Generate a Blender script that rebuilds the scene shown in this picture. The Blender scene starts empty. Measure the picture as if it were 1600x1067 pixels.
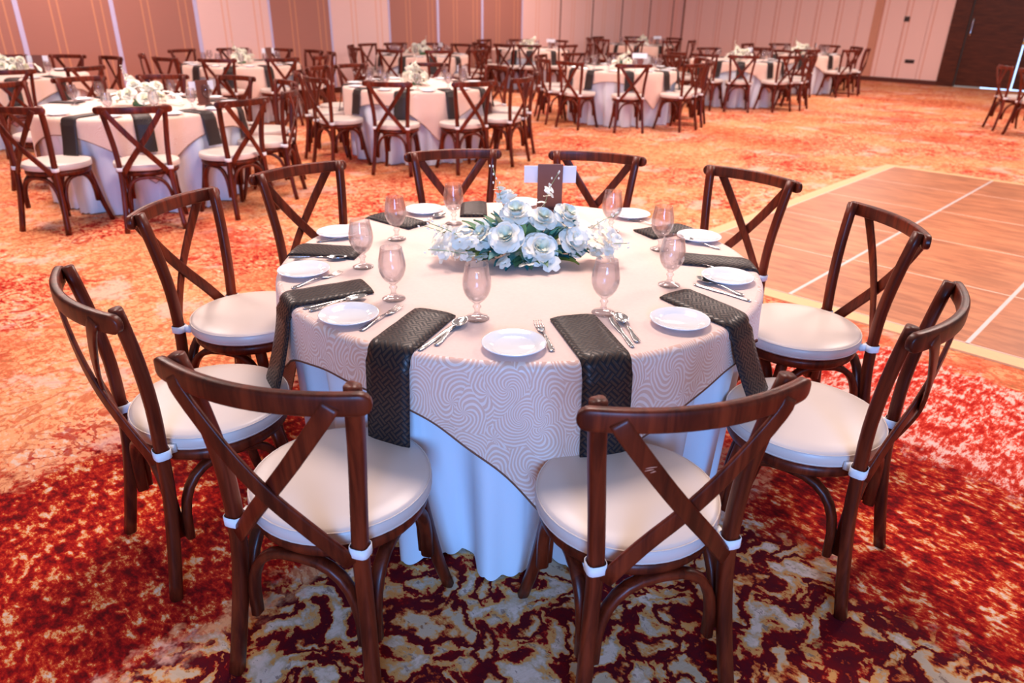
import bpy, bmesh, math, random
from mathutils import Vector, Matrix
random.seed(7)
PI = math.pi
scn = bpy.context.scene
C = scn.collection

# ------------------------------------------------------------------ camera
FPX, PITCH, ROLL, CAMH = 1116.9, math.radians(25.08), math.radians(-0.93), 1.561
cd = bpy.data.cameras.new('camera')
cd.sensor_width = 36.0
cd.lens = FPX / 1600 * 36
cd.clip_start = 0.05
cd.clip_end = 100
cam = bpy.data.objects.new('camera', cd)
C.objects.link(cam)
fw = Vector((0, math.cos(PITCH), -math.sin(PITCH)))
u0 = Vector((0, math.sin(PITCH), math.cos(PITCH)))
r0 = Vector((1, 0, 0))
rt = r0 * math.cos(ROLL) - u0 * math.sin(ROLL)
up = r0 * math.sin(ROLL) + u0 * math.cos(ROLL)
m = Matrix((rt, up, -fw)).transposed().to_4x4()
m.translation = Vector((0, 0, CAMH))
cam.matrix_world = m
cd.dof.use_dof = True
cd.dof.focus_distance = 2.05
cd.dof.aperture_fstop = 3.0
scn.camera = cam

def px(P):
    d = Vector(P) - Vector((0, 0, CAMH))
    z = d.dot(fw)
    if z < 0.05:
        return (-9999, -9999)
    return (800 + FPX * d.dot(rt) / z, 533.5 - FPX * d.dot(up) / z)

# ------------------------------------------------------------------ light
w = bpy.data.worlds.new('world')
scn.world = w
w.use_nodes = True
wb = w.node_tree.nodes['Background']
wb.inputs[0].default_value = (1.0, 0.88, 0.86, 1)
wb.inputs[1].default_value = 0.22
def area(name, loc, target, sx, sy, power, col, shape='RECTANGLE'):
    l = bpy.data.lights.new(name, 'AREA')
    l.shape = shape
    l.size = sx
    if shape in ('RECTANGLE', 'ELLIPSE'):
        l.size_y = sy
    l.energy = power
    l.color = col
    o = bpy.data.objects.new(name, l)
    o.location = loc
    d = Vector(target) - Vector(loc)
    o.rotation_euler = d.to_track_quat('-Z', 'Y').to_euler()
    C.objects.link(o)
    return o
area('window_daylight', (0.30, -4.8, 2.35), (0.1, 2.4, 0.75), 1.9, 2.8, 400, (0.17, 0.44, 1.0))
WARM = (1.0, 0.79, 0.70)
for (lx, ly, pw) in ((0.0, 3.9, 125), (-3.8, 5.6, 130), (3.9, 5.4, 140), (-1.0, 9.4, 120), (3.2, 10.6, 125),
                     (-5.6, 10.2, 100), (6.6, 14.2, 130), (1.2, 15.6, 125), (8.4, 9.0, 130)):
    area('ceiling_light', (lx, ly, 3.7), (lx, ly, 0), 1.3, 1.3, pw, WARM, 'DISK')
scn.view_settings.view_transform = 'Standard'
scn.view_settings.look = 'None'
scn.view_settings.gamma = 1
scn.view_settings.use_curve_mapping = False
scn.view_settings.exposure = 0.33
scn.cycles.max_bounces = 8
scn.cycles.transmission_bounces = 8
scn.cycles.transparent_max_bounces = 12
scn.cycles.caustics_reflective = False
scn.cycles.caustics_refractive = False
scn.cycles.use_denoising = True
scn.cycles.sample_clamp_indirect = 6

# ------------------------------------------------------------------ node helpers
class NT:
    def __init__(s, name):
        s.m = bpy.data.materials.new(name)
        s.m.use_nodes = True
        s.t = s.m.node_tree
        s.b = s.t.nodes['Principled BSDF']
    def set(s, inp, v):
        if hasattr(v, 'is_output') or isinstance(v, bpy.types.NodeSocket):
            s.t.links.new(v, inp)
        else:
            if isinstance(v, (tuple, list)) and len(v) == 3 and len(inp.default_value) == 4:
                v = (*v, 1)
            inp.default_value = v
    def n(s, typ, props=None, **kw):
        nd = s.t.nodes.new(typ)
        for k, v in (props or {}).items():
            setattr(nd, k, v)
        for k, v in kw.items():
            s.set(nd.inputs[k.replace('_', ' ')], v)
        return nd
    def mth(s, op, a, b=0.0, c=0.0, clamp=False):
        nd = s.t.nodes.new('ShaderNodeMath')
        nd.operation = op
        nd.use_clamp = clamp
        s.set(nd.inputs[0], a); s.set(nd.inputs[1], b); s.set(nd.inputs[2], c)
        return nd.outputs[0]
    def mix(s, f, a, b, bt='MIX'):
        nd = s.t.nodes.new('ShaderNodeMix')
        nd.data_type = 'RGBA'
        nd.blend_type = bt
        s.set(nd.inputs[0], f); s.set(nd.inputs[6], a); s.set(nd.inputs[7], b)
        return nd.outputs[2]
    def ss(s, x, lo, hi):
        nd = s.t.nodes.new('ShaderNodeMapRange')
        nd.interpolation_type = 'SMOOTHSTEP'
        s.set(nd.inputs[0], x); nd.inputs[1].default_value = lo; nd.inputs[2].default_value = hi
        return nd.outputs[0]
    def noise(s, vec, scale, detail=3, rough=0.5, dist=0.0):
        nd = s.n('ShaderNodeTexNoise')
        s.set(nd.inputs['Vector'], vec)
        nd.inputs['Scale'].default_value = scale
        nd.inputs['Detail'].default_value = detail
        nd.inputs['Roughness'].default_value = rough
        nd.inputs['Distortion'].default_value = dist
        return nd
    def vmul(s, v, k):
        nd = s.t.nodes.new('ShaderNodeVectorMath')
        nd.operation = 'MULTIPLY'
        s.set(nd.inputs[0], v); nd.inputs[1].default_value = k
        return nd.outputs[0]
    def vadd(s, v, k):
        nd = s.t.nodes.new('ShaderNodeVectorMath')
        nd.operation = 'ADD'
        s.set(nd.inputs[0], v); s.set(nd.inputs[1], k)
        return nd.outputs[0]
    def ramp(s, f, stops):
        nd = s.t.nodes.new('ShaderNodeValToRGB')
        e = nd.color_ramp.elements
        while len(e) < len(stops):
            e.new(0.5)
        for i, (p_, c_) in enumerate(stops):
            e[i].position = p_
            e[i].color = (*c_, 1)
        s.set(nd.inputs[0], f)
        return nd.outputs[0]
    def bump(s, h, strength=0.3, dist=0.01):
        nd = s.n('ShaderNodeBump')
        s.set(nd.inputs['Height'], h)
        nd.inputs['Strength'].default_value = strength
        nd.inputs['Distance'].default_value = dist
        s.t.links.new(nd.outputs[0], s.b.inputs['Normal'])
    def P(s, **kw):
        for k, v in kw.items():
            s.set(s.b.inputs[k.replace('_', ' ')], v)
        return s.m

def L3(r, g, b):
    f = lambda c: (c / 255 / 12.92) if c / 255 <= 0.04045 else ((c / 255 + 0.055) / 1.055) ** 2.4
    return (f(r), f(g), f(b))

def simple(name, col, rough=0.5, nscale=20, var=0.12, **kw):
    q = NT(name)
    tc = q.n('ShaderNodeTexCoord').outputs['Object']
    n = q.noise(tc, nscale, 3).outputs[0]
    d = tuple(c * (1 - var) for c in col)
    l = tuple(min(1, c * (1 + var)) for c in col)
    q.P(Base_Color=q.mix(n, d, l), Roughness=rough, **kw)
    return q.m

# wood of the chairs
def wood(name, dark, light, rough=0.3, coat=0.35, sc=(30, 30, 3)):
    q = NT(name)
    tc = q.n('ShaderNodeTexCoord').outputs['Object']
    v = q.vmul(tc, sc)
    n = q.noise(v, 1.0, 4, 0.6, 0.6).outputs[0]
    oi = q.n('ShaderNodeObjectInfo').outputs['Random']
    c = q.mix(q.ss(n, 0.3, 0.7), dark, light)
    hs = q.n('ShaderNodeHueSaturation')
    q.set(hs.inputs['Color'], c)
    q.set(hs.inputs['Value'], q.mth('ADD', q.mth('MULTIPLY', oi, 0.35), 0.82))
    q.P(Base_Color=hs.outputs[0], Roughness=rough, Coat_Weight=coat, Coat_Roughness=0.12, Specular_IOR_Level=0.27)
    return q.m
M = {}
M['wood'] = wood('mahogany', (0.050, 0.0045, 0.0018), (0.170, 0.021, 0.006), 0.38, 0.05)
M['door_wood'] = wood('dark_door_veneer', (0.050, 0.008, 0.004), (0.105, 0.022, 0.009), 0.45, 0.05, (3, 3, 30))
M['ply'] = wood('table_plywood', (0.35, 0.22, 0.12), (0.5, 0.34, 0.2), 0.5, 0)
M['vinyl'] = simple('cream_vinyl', (0.72, 0.60, 0.54), 0.38, 6, 0.05)
M['strap'] = simple('white_webbing', (0.86, 0.86, 0.88), 0.7, 90, 0.08)
M['metal'] = simple('polished_steel', (0.82, 0.78, 0.78), 0.16, 8, 0.05, Metallic=1.0)
M['brass'] = simple('aluminium_strip', (0.62, 0.55, 0.55), 0.45, 8, 0.1, Metallic=0.3)
M['china'] = simple('white_china', (0.86, 0.86, 0.90), 0.12, 5, 0.02, Coat_Weight=0.5)
M['black'] = simple('black_plastic', (0.03, 0.01, 0.01), 0.4, 8, 0.1)
M['card'] = simple('white_card', (0.80, 0.82, 0.92), 0.6, 9, 0.04)
M['menu'] = simple('brown_card', (0.17, 0.05, 0.035), 0.45, 9, 0.15)
M['hem'] = simple('brown_hem_stitch', (0.20, 0.07, 0.04), 0.8, 60, 0.2)
M['petal'] = simple('white_petal', (1.0, 0.94, 0.82), 0.6, 30, 0.03)
M['petal_core'] = simple('cream_petal', (0.86, 0.86, 0.66), 0.6, 30, 0.06)
M['leaf'] = simple('green_leaf', (0.10, 0.22, 0.10), 0.45, 25, 0.4)
M['leaf_teal'] = simple('teal_leaf', (0.03, 0.20, 0.20), 0.45, 25, 0.4)
M['leaf_light'] = simple('yellow_green_leaf', (0.35, 0.42, 0.08), 0.5, 25, 0.3)
M['stem'] = simple('green_stem', (0.25, 0.33, 0.15), 0.5, 25, 0.2)
M['stamen'] = simple('yellow_bud', (0.75, 0.62, 0.25), 0.6, 25, 0.2)

def glassmat(name, ior, tint, frac, refl):
    q = NT(name)
    for n in list(q.t.nodes):
        if n.type != 'OUTPUT_MATERIAL':
            q.t.nodes.remove(n)
    out = [n for n in q.t.nodes if n.type == 'OUTPUT_MATERIAL'][0]
    g = q.n('ShaderNodeBsdfGlass'); g.inputs['IOR'].default_value = ior
    g.inputs['Roughness'].default_value = 0.0
    g.inputs['Color'].default_value = (*tint, 1)
    t = q.n('ShaderNodeBsdfTransparent')
    t.inputs['Color'].default_value = (*tint, 1)
    mx = q.n('ShaderNodeMixShader')
    mx.inputs[0].default_value = frac
    q.t.links.new(t.outputs[0], mx.inputs[1])
    q.t.links.new(g.outputs[0], mx.inputs[2])
    gl = q.n('ShaderNodeBsdfGlossy'); gl.inputs['Roughness'].default_value = 0.03
    fr = q.n('ShaderNodeLayerWeight'); fr.inputs['Blend'].default_value = 0.5
    m2 = q.n('ShaderNodeMixShader')
    q.set(m2.inputs[0], q.mth('ADD', q.mth('MULTIPLY', q.mth('POWER', fr.outputs['Facing'], 3.5), refl), 0.02, clamp=True))
    q.t.links.new(mx.outputs[0], m2.inputs[1])
    q.t.links.new(gl.outputs[0], m2.inputs[2])
    q.t.links.new(m2.outputs[0], out.inputs[0])
    return q.m
M['glass'] = glassmat('clear_glass', 1.45, (0.94, 0.93, 0.95), 0.20, 0.75)
M['water'] = glassmat('water', 1.33, (0.985, 0.98, 0.98), 0.14, 0.08)

# cloths (UV: u along the edge, v down the drop, in metres)
def overlay_mat():
    q = NT('peach_damask')
    uv = q.n('ShaderNodeUVMap').outputs[0]
    wp = q.noise(uv, 7, 2, 0.5)
    off = q.vmul(q.vadd(wp.outputs['Color'], (-0.5, -0.5, -0.5)), (0.06, 0.06, 0.0))
    v2 = q.vmul(q.vadd(uv, off), (1.0, 0.7, 1.0))
    vo = q.n('ShaderNodeTexVoronoi', {'feature': 'F1'})
    q.set(vo.inputs['Vector'], v2); vo.inputs['Scale'].default_value = 11.0
    dv = q.t.nodes.new('ShaderNodeVectorMath'); dv.operation = 'SUBTRACT'
    q.set(dv.inputs[0], q.vmul(v2, (11.0, 11.0, 11.0))); q.set(dv.inputs[1], q.vmul(vo.outputs['Position'], (11.0, 11.0, 11.0)))
    sp = q.n('ShaderNodeSeparateXYZ'); q.set(sp.inputs[0], dv.outputs[0])
    ang = q.mth('ARCTAN2', sp.outputs[1], sp.outputs[0])
    ring = q.mth('SINE', q.mth('ADD', q.mth('MULTIPLY', ang, 11.0), q.mth('MULTIPLY', q.mth('POWER', vo.outputs['Distance'], 0.85), 78.0)))
    line = q.ss(ring, -0.2, 0.5)
    base = q.mix(line, (0.80, 0.47, 0.35), (0.93, 0.70, 0.61))
    wv = q.noise(uv, 420, 1).outputs[0]
    base = q.mix(q.mth('MULTIPLY', wv, 0.15), base, (0.70, 0.48, 0.42))
    # the weave catches the light only where it hangs and is seen face on
    q.P(Base_Color=base, Roughness=q.mth('SUBTRACT', 0.75, q.mth('MULTIPLY', line, 0.33)))
    q.b.inputs['Sheen Weight'].default_value = 0.25
    q.bump(line, 0.25, 0.002)
    return q.m
M['overlay'] = overlay_mat()
def top_mat():
    q = NT('peach_cloth_top')
    tc = q.n('ShaderNodeTexCoord').outputs['Object']
    wv = q.noise(tc, 90, 3).outputs[0]
    q.P(Base_Color=q.mix(wv, (0.84, 0.60, 0.53), (0.90, 0.68, 0.61)), Roughness=0.75)
    return q.m
M['overlay_top'] = top_mat()
def skirt_mat():
    q = NT('white_skirt_linen')
    uv = q.n('ShaderNodeUVMap').outputs[0]
    n = q.noise(uv, 25, 4).outputs[0]
    n2 = q.noise(q.vmul(uv, (1, 0.2, 1)), 7, 2).outputs[0]
    q.P(Base_Color=q.mix(n2, (0.74, 0.78, 0.86), (0.84, 0.86, 0.92)), Roughness=0.7)
    q.bump(n, 0.12, 0.004)
    return q.m
M['skirt'] = skirt_mat()
def napkin_mat():
    q = NT('black_brown_jacquard')
    uv = q.n('ShaderNodeUVMap').outputs[0]
    mp = q.n('ShaderNodeMapping')
    q.set(mp.inputs['Vector'], uv)
    mp.inputs['Rotation'].default_value = (0, 0, PI / 4)
    mp.inputs['Scale'].default_value = (40, 40, 40)
    ch = q.n('ShaderNodeTexChecker')
    q.set(ch.inputs['Vector'], mp.outputs[0]); ch.inputs['Scale'].default_value = 1.0
    sp = q.n('ShaderNodeSeparateXYZ'); q.set(sp.inputs[0], mp.outputs[0])
    a = q.mth('PINGPONG', q.mth('MULTIPLY', sp.outputs[0], 4.0), 1.0)
    b = q.mth('PINGPONG', q.mth('MULTIPLY', sp.outputs[1], 4.0), 1.0)
    nd = q.t.nodes.new('ShaderNodeMix'); nd.data_type = 'FLOAT'
    q.set(nd.inputs[0], ch.outputs['Fac']); q.set(nd.inputs[2], a); q.set(nd.inputs[3], b)
    ln = q.ss(nd.outputs[0], 0.35, 0.65)
    q.P(Base_Color=q.mix(ln, (0.006, 0.005, 0.010), (0.056, 0.030, 0.022)), Roughness=q.mth('SUBTRACT', 0.55, q.mth('MULTIPLY', ln, 0.20)))
    q.b.inputs['Sheen Weight'].default_value = 0.0
    q.b.inputs['Specular IOR Level'].default_value = 0.32
    q.b.inputs['Sheen Roughness'].default_value = 0.4
    q.bump(ln, 0.3, 0.001)
    return q.m
M['napkin'] = napkin_mat()

# room axes: AX runs along the panelled wall, BX along the door wall
AX = Vector((0.6959, 0.7181, 0)); BX = Vector((0.7181, -0.6959, 0)); CR = Vector((4.9, 23.3, 0))

def carpet_mat():
    q = NT('patterned_carpet')
    g = q.n('ShaderNodeNewGeometry').outputs['Position']
    def dot(v):
        nd = q.t.nodes.new('ShaderNodeVectorMath'); nd.operation = 'DOT_PRODUCT'
        q.set(nd.inputs[0], g); nd.inputs[1].default_value = v
        return nd.outputs['Value']
    U, V = dot(AX), dot(BX)
    cb = q.n('ShaderNodeCombineXYZ'); q.set(cb.inputs[0], U); q.set(cb.inputs[1], V)
    uv = cb.outputs[0]
    edge = q.noise(uv, 9, 4, 0.65).outputs[0]
    def box(u, v, hu, hv, rag=0.35, soft=0.05):
        du = q.mth('SUBTRACT', q.mth('ABSOLUTE', q.mth('SUBTRACT', U, u)), hu)
        dv = q.mth('SUBTRACT', q.mth('ABSOLUTE', q.mth('SUBTRACT', V, v)), hv)
        d = q.mth('ADD', q.mth('MAXIMUM', du, dv), q.mth('MULTIPLY', q.mth('SUBTRACT', edge, 0.5), rag * 2))
        return q.mth('SUBTRACT', 1.0, q.ss(d, -soft, soft))
    fine = q.noise(q.vmul(uv, (1.0, 0.55, 1)), 42, 5, 0.68).outputs[0]
    fine2 = q.noise(q.vmul(uv, (0.5, 1.0, 1)), 60, 4, 0.62).outputs[0]
    med = q.noise(uv, 10, 5, 0.6, 0.4).outputs[0]
    big = q.noise(uv, 1.3, 3, 0.5).outputs[0]
    rw = q.noise(uv, 38, 2, 0.6).outputs['Color']
    rag_uv = q.vadd(uv, q.vmul(q.vadd(rw, (-0.5, -0.5, -0.5)), (0.035, 0.035, 0)))
    # scrolling floral outlines
    orn = q.noise(rag_uv, 2.3, 1.5, 0.45, 1.6).outputs[0]
    fr = q.mth('ABSOLUTE', q.mth('SUBTRACT', q.mth('FRACT', q.mth('MULTIPLY', orn, 6.0)), 0.5))
    brk = q.ss(q.noise(uv, 16, 3).outputs[0], 0.40, 0.52)
    lines = q.mth('MULTIPLY', q.mth('SUBTRACT', 1.0, q.ss(fr, 0.07, 0.14)), brk)
    orn3 = q.noise(q.vadd(rag_uv, (1.3, 8.1, 0)), 4.4, 1.2, 0.45, 1.8).outputs[0]
    fr3 = q.mth('ABSOLUTE', q.mth('SUBTRACT', q.mth('FRACT', q.mth('MULTIPLY', orn3, 6.0)), 0.5))
    lines3 = q.mth('MULTIPLY', q.mth('SUBTRACT', 1.0, q.ss(fr3, 0.07, 0.15)), q.ss(med, 0.38, 0.50))
    orn2 = q.noise(q.vadd(rag_uv, (7.3, 2.1, 0)), 7.2, 3.0, 0.5, 1.1).outputs[0]
    fr2 = q.mth('ABSOLUTE', q.mth('SUBTRACT', q.mth('FRACT', q.mth('MULTIPLY', orn2, 5.0)), 0.5))
    lines2 = q.mth('SUBTRACT', 1.0, q.ss(fr2, 0.04, 0.11))
    RED, DEEP, HOT = L3(176, 22, 14), L3(118, 6, 8), L3(222, 72, 50)
    OR, GO, CRM, PK = L3(240, 162, 116), L3(220, 152, 84), L3(232, 200, 178), L3(240, 184, 166)
    MAR, GREY = L3(78, 8, 22), L3(182, 168, 152)
    # general ground: orange with cream and red speckle, floral outlines
    sp = q.mth('ADD', q.mth('MULTIPLY', fine, 0.55), q.mth('ADD', q.mth('MULTIPLY', med, 0.35), q.mth('MULTIPLY', big, 0.22)))
    base = q.ramp(sp, [(0.43, DEEP), (0.475, RED), (0.51, HOT), (0.545, OR), (0.60, OR), (0.655, CRM)])
    base = q.mix(q.mth('MULTIPLY', lines, 0.8), base, RED)
    base = q.mix(q.mth('MULTIPLY', lines3, 0.8), base, RED)
    goldz = q.ss(q.noise(q.vadd(uv, (3.1, 9.2, 0)), 0.8, 3, 0.55).outputs[0], 0.46, 0.54)
    base = q.mix(q.mth('MULTIPLY', goldz, 0.40), base, q.mix(fine2, GO, OR))
    creamz = q.ss(q.mth('ADD', q.noise(q.vadd(uv, (13.1, 4.2, 0)), 2.2, 4, 0.6).outputs[0], q.mth('MULTIPLY', fine, 0.2)), 0.66, 0.74)
    base = q.mix(q.mth('MULTIPLY', creamz, 0.65), base, PK)
    # red speckled fields
    redz = q.ss(q.mth('ADD', q.noise(q.vadd(q.vmul(uv, (1.0, 0.6, 1)), (5.7, 1.9, 0)), 1.1, 5, 0.62).outputs[0], q.mth('MULTIPLY', fine, 0.18)), 0.66, 0.76)
    base = q.mix(q.mth('MULTIPLY', redz, 0.6), base, q.mix(q.ss(fine2, 0.45, 0.6), HOT, RED))
    redf = q.ramp(q.mth('ADD', q.mth('MULTIPLY', fine, 0.6), q.mth('MULTIPLY', med, 0.4)),
                  [(0.40, L3(92, 4, 8)), (0.46, L3(140, 8, 10)), (0.50, RED), (0.54, L3(206, 60, 30)), (0.565, L3(232, 146, 76)), (0.63, CRM)])
    # dark medallion: cream and gold leaves outlined on maroon
    mg = q.mth('ADD', q.mth('MULTIPLY', orn2, 0.85), q.mth('MULTIPLY', fine, 0.20))
    med_c = q.ramp(mg, [(0.36, L3(200, 170, 140)), (0.41, L3(206, 176, 146)), (0.435, GO), (0.462, L3(170, 50, 18)), (0.475, MAR), (0.545, L3(104, 6, 14)), (0.558, RED), (0.572, GO), (0.590, GO), (0.615, L3(200, 170, 140)), (0.66, CRM)])
    med_c = q.mix(q.mth('MULTIPLY', lines2, 0.0), med_c, L3(196, 170, 146))
    med_c = q.mix(q.mth('MULTIPLY', q.ss(fine, 0.58, 0.63), 0.55), med_c, MAR)
    # washed pink field
    pinkf = q.ramp(q.mth('ADD', q.mth('MULTIPLY', q.noise(q.vmul(uv, (0.35, 1, 1)), 50, 4, 0.7).outputs[0], 0.6), q.mth('MULTIPLY', med, 0.4)),
                   [(0.42, RED), (0.50, HOT), (0.56, PK), (0.64, L3(232, 200, 190))])
    col = base
    for bx_, c_ in ((q.mth('MULTIPLY', box(2.1, -4.5, 0.25, 0.8, 0.9, 0.5), 0.62), redf), (q.mth('MULTIPLY', box(4.5, -4.9, 0.3, 1.0, 0.9, 0.5), 0.62), redf), (q.mth('MULTIPLY', box(9.3, -4.6, 0.5, 0.8, 0.9, 0.5), 0.62), redf),
                    (q.mth('MULTIPLY', box(16.0, -4.0, 0.6, 1.2, 0.9, 0.5), 0.62), redf), (q.mth('MULTIPLY', box(11.5, -3.0, 0.35, 1.0, 0.9, 0.5), 0.62), redf), (q.mth('MULTIPLY', box(7.4, -6.5, 0.3, 1.0, 0.9, 0.5), 0.62), redf),
                    (box(0.25, -2.15, 1.1, 0.55), redf), (box(2.35, 0.3, 0.62, 1.15, 0.2), redf), (box(3.25, 0.2, 0.45, 1.9, 0.25), pinkf),
                    (box(0.75, -1.02, 1.2, 0.55, 0.2), med_c), (box(1.45, 0.1, 0.42, 0.75, 0.25), med_c)):
        col = q.mix(bx_, col, c_)
    q.P(Base_Color=col, Roughness=0.95)
    q.b.inputs['Specular IOR Level'].default_value = 0.15
    q.bump(fine2, 0.35, 0.006)
    return q.m
M['carpet'] = carpet_mat()

def tile_mat():
    q = NT('wood_look_dance_floor')
    g = q.n('ShaderNodeTexCoord').outputs['Object']
    oi = q.n('ShaderNodeObjectInfo').outputs['Random']
    cb = q.n('ShaderNodeCombineXYZ'); q.set(cb.inputs[0], q.mth('MULTIPLY', oi, 37.0)); q.set(cb.inputs[1], q.mth('MULTIPLY', oi, 11.0))
    v = q.vadd(q.vmul(g, (1.6, 8, 1)), cb.outputs[0])
    n = q.noise(v, 1.6, 6, 0.62, 0.8).outputs[0]
    n2 = q.noise(q.vadd(g, cb.outputs[0]), 2.2, 3).outputs[0]
    c = q.mix(q.ss(n, 0.3, 0.7), L3(160, 92, 58), L3(212, 134, 90))
    c = q.mix(q.mth('MULTIPLY', oi, 0.3), c, L3(150, 84, 56))
    c = q.mix(q.mth('MULTIPLY', q.ss(n2, 0.4, 0.7), 0.35), c, L3(150, 92, 58))
    q.P(Base_Color=c, Roughness=0.45)
    return q.m
M['tile'] = tile_mat()
M['joint'] = simple('pale_joint', L3(236, 196, 176), 0.6, 30, 0.08)
M['tan'] = simple('beige_edge_strip', L3(226, 178, 128), 0.5, 30, 0.08)

def panel_mat(name, c1, stripes, sc, var=0.06):
    # vertical pinstripes printed on the wall covering; object x runs along the panel
    q = NT(name)
    tc = q.n('ShaderNodeTexCoord').outputs['Object']
    sp = q.n('ShaderNodeSeparateXYZ'); q.set(sp.inputs[0], tc)
    n = q.noise(q.vmul(tc, (2, 2, 60)), 3, 3).outputs[0]
    col = q.mix(n, tuple(c * (1 - var) for c in c1), tuple(min(1, c * (1 + var)) for c in c1))
    for (x, wd) in stripes:
        d = q.mth('ABSOLUTE', q.mth('SUBTRACT', sp.outputs[0], x))
        col = q.mix(q.mth('SUBTRACT', 1.0, q.ss(d, wd * 0.7, wd * 1.2)), col, sc)
    q.P(Base_Color=col, Roughness=0.7)
    return q.m
ST = ((-0.49, 0.012), (-0.37, 0.012), (0.10, 0.012), (0.2, 0.012))
M['panel_brown'] = panel_mat('brown_wall_panel', L3(172, 112, 98), ST, L3(204, 136, 104))
M['panel_light'] = panel_mat('cream_wall_panel', L3(240, 196, 188), ST, L3(236, 172, 146))
M['panel_right'] = panel_mat('cream_door_wall_panel', L3(250, 206, 194), ((-0.25, 0.010), (-0.15, 0.010)), L3(226, 152, 124))
M['pilaster'] = simple('tan_wall_band', L3(214, 150, 122), 0.7, 10, 0.05)
M['seam'] = simple('silver_panel_seam', L3(200, 190, 225), 0.4, 10, 0.05)
M['seam_dark'] = simple('shadow_gap', L3(120, 86, 80), 0.8, 10, 0.1)
M['skirting'] = simple('dark_skirting', L3(88, 34, 22), 0.5, 10, 0.1)
M['wallback'] = simple('wall_substrate', L3(150, 100, 88), 0.9, 5, 0.1)
q = NT('lit_gap'); q.P(Base_Color=(0.5, 0.7, 1.0), Emission_Color=(0.45, 0.65, 1.0), Emission_Strength=2.2); M['lit'] = q.m
M['yellow'] = simple('yellow_fabric', L3(214, 170, 60), 0.8, 20, 0.15)

# ------------------------------------------------------------------ object helpers
def link(name, me, mat=None, parent=None, loc=None, rotz=None, smooth=True):
    if mat is not None:
        for mm in (mat if isinstance(mat, (list, tuple)) else [mat]):
            me.materials.append(mm)
    if smooth:
        me.polygons.foreach_set('use_smooth', [True] * len(me.polygons))
    o = bpy.data.objects.new(name, me)
    C.objects.link(o)
    if parent is not None:
        o.parent = parent
    if loc is not None:
        o.location = loc
    if rotz is not None:
        o.rotation_euler = (0, 0, rotz)
    return o
def mesh(name, v, f):
    me = bpy.data.meshes.new(name)
    me.from_pydata([tuple(a) for a in v], [], f)
    me.update()
    return me
def tag(o, label, cat=None, group=None, kind=None):
    if label: o['label'] = label
    if cat: o['category'] = cat
    if group: o['group'] = group
    if kind: o['kind'] = kind
    return o
def thing(name, label, cat, loc=(0, 0, 0), rotz=0.0, group=None):
    o = bpy.data.objects.new(name, None)
    o.empty_display_size = 0.1
    C.objects.link(o)
    o.location = loc
    o.rotation_euler = (0, 0, rotz)
    return tag(o, label, cat, group)
def dup(o, loc, rotz, label, group=None, sc=None):
    kids = {}
    for ch in ALLK.get(o.name, ()):
        kids[ch.name] = ch
    r = o.copy(); C.objects.link(r)
    r.location = loc; r.rotation_euler = (0, 0, rotz)
    if sc: r.scale = (sc, sc, sc)
    r['label'] = label
    if group: r['group'] = group
    for ch in kids.values():
        c = ch.copy(); C.objects.link(c); c.parent = r
        for g in ALLK.get(ch.name, ()):
            d = g.copy(); C.objects.link(d); d.parent = c
    return r
ALLK = {}
def reg():
    ALLK.clear()
    for o in bpy.data.objects:
        if o.parent is not None:
            ALLK.setdefault(o.parent.name, []).append(o)

class MB:
    def __init__(s):
        s.v = []; s.f = []
    def add(s, v, f):
        k = len(s.v)
        s.v += [Vector(a) for a in v]
        s.f += [tuple(i + k for i in ff) for ff in f]
        return s
    def box(s, c, h):
        cx, cy, cz = c; x, y, z = h
        v = [(cx + a * x, cy + b * y, cz + d * z) for d in (-1, 1) for b in (-1, 1) for a in (-1, 1)]
        return s.add(v, [(0, 2, 3, 1), (4, 5, 7, 6), (0, 1, 5, 4), (2, 6, 7, 3), (0, 4, 6, 2), (1, 3, 7, 5)])
    def sweep(s, pts, sec, ref=(0, 0, 1), closed=False):
        """sec(t)-> list of (a,b): a along side (t x ref), b along the other normal"""
        pts = [Vector(p) for p in pts]
        n = len(pts); k0 = len(s.v); ref = Vector(ref); m_ = None
        for i, p in enumerate(pts):
            if closed:
                t = (pts[(i + 1) % n] - pts[i - 1])
            else:
                t = pts[min(i + 1, n - 1)] - pts[max(i - 1, 0)]
            t.normalize()
            side = t.cross(ref)
            if side.length < 1e-4:
                side = t.cross(Vector((0, 1, 0)))
            side.normalize()
            u_ = side.cross(t)
            sc = sec(i / (n - 1 if not closed else n))
            m_ = len(sc)
            for (a, b) in sc:
                s.v.append(p + side * a + u_ * b)
        for i in range(n if closed else n - 1):
            for j in range(m_):
                a = k0 + i * m_ + j; b = k0 + i * m_ + (j + 1) % m_
                i2 = (i + 1) % n
                c = k0 + i2 * m_ + (j + 1) % m_; d = k0 + i2 * m_ + j
                s.f.append((a, b, c, d))
        if not closed:
            s.f.append(tuple(k0 + j for j in reversed(range(m_))))
            s.f.append(tuple(k0 + (n - 1) * m_ + j for j in range(m_)))
        return s
    def lathe(s, prof, seg=32, c=(0, 0, 0), cap=True):
        k0 = len(s.v); n = len(prof)
        for (r, z) in prof:
            for j in range(seg):
                a = 2 * PI * j / seg
                s.v.append(Vector((c[0] + r * math.cos(a), c[1] + r * math.sin(a), c[2] + z)))
        for i in range(n - 1):
            for j in range(seg):
                j2 = (j + 1) % seg
                s.f.append((k0 + i * seg + j, k0 + i * seg + j2, k0 + (i + 1) * seg + j2, k0 + (i + 1) * seg + j))
        if cap:
            s.f.append(tuple(k0 + j for j in reversed(range(seg))))
            s.f.append(tuple(k0 + (n - 1) * seg + j for j in range(seg)))
        return s
    def me(s, name='m'):
        return mesh(name, s.v, s.f)

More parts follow.
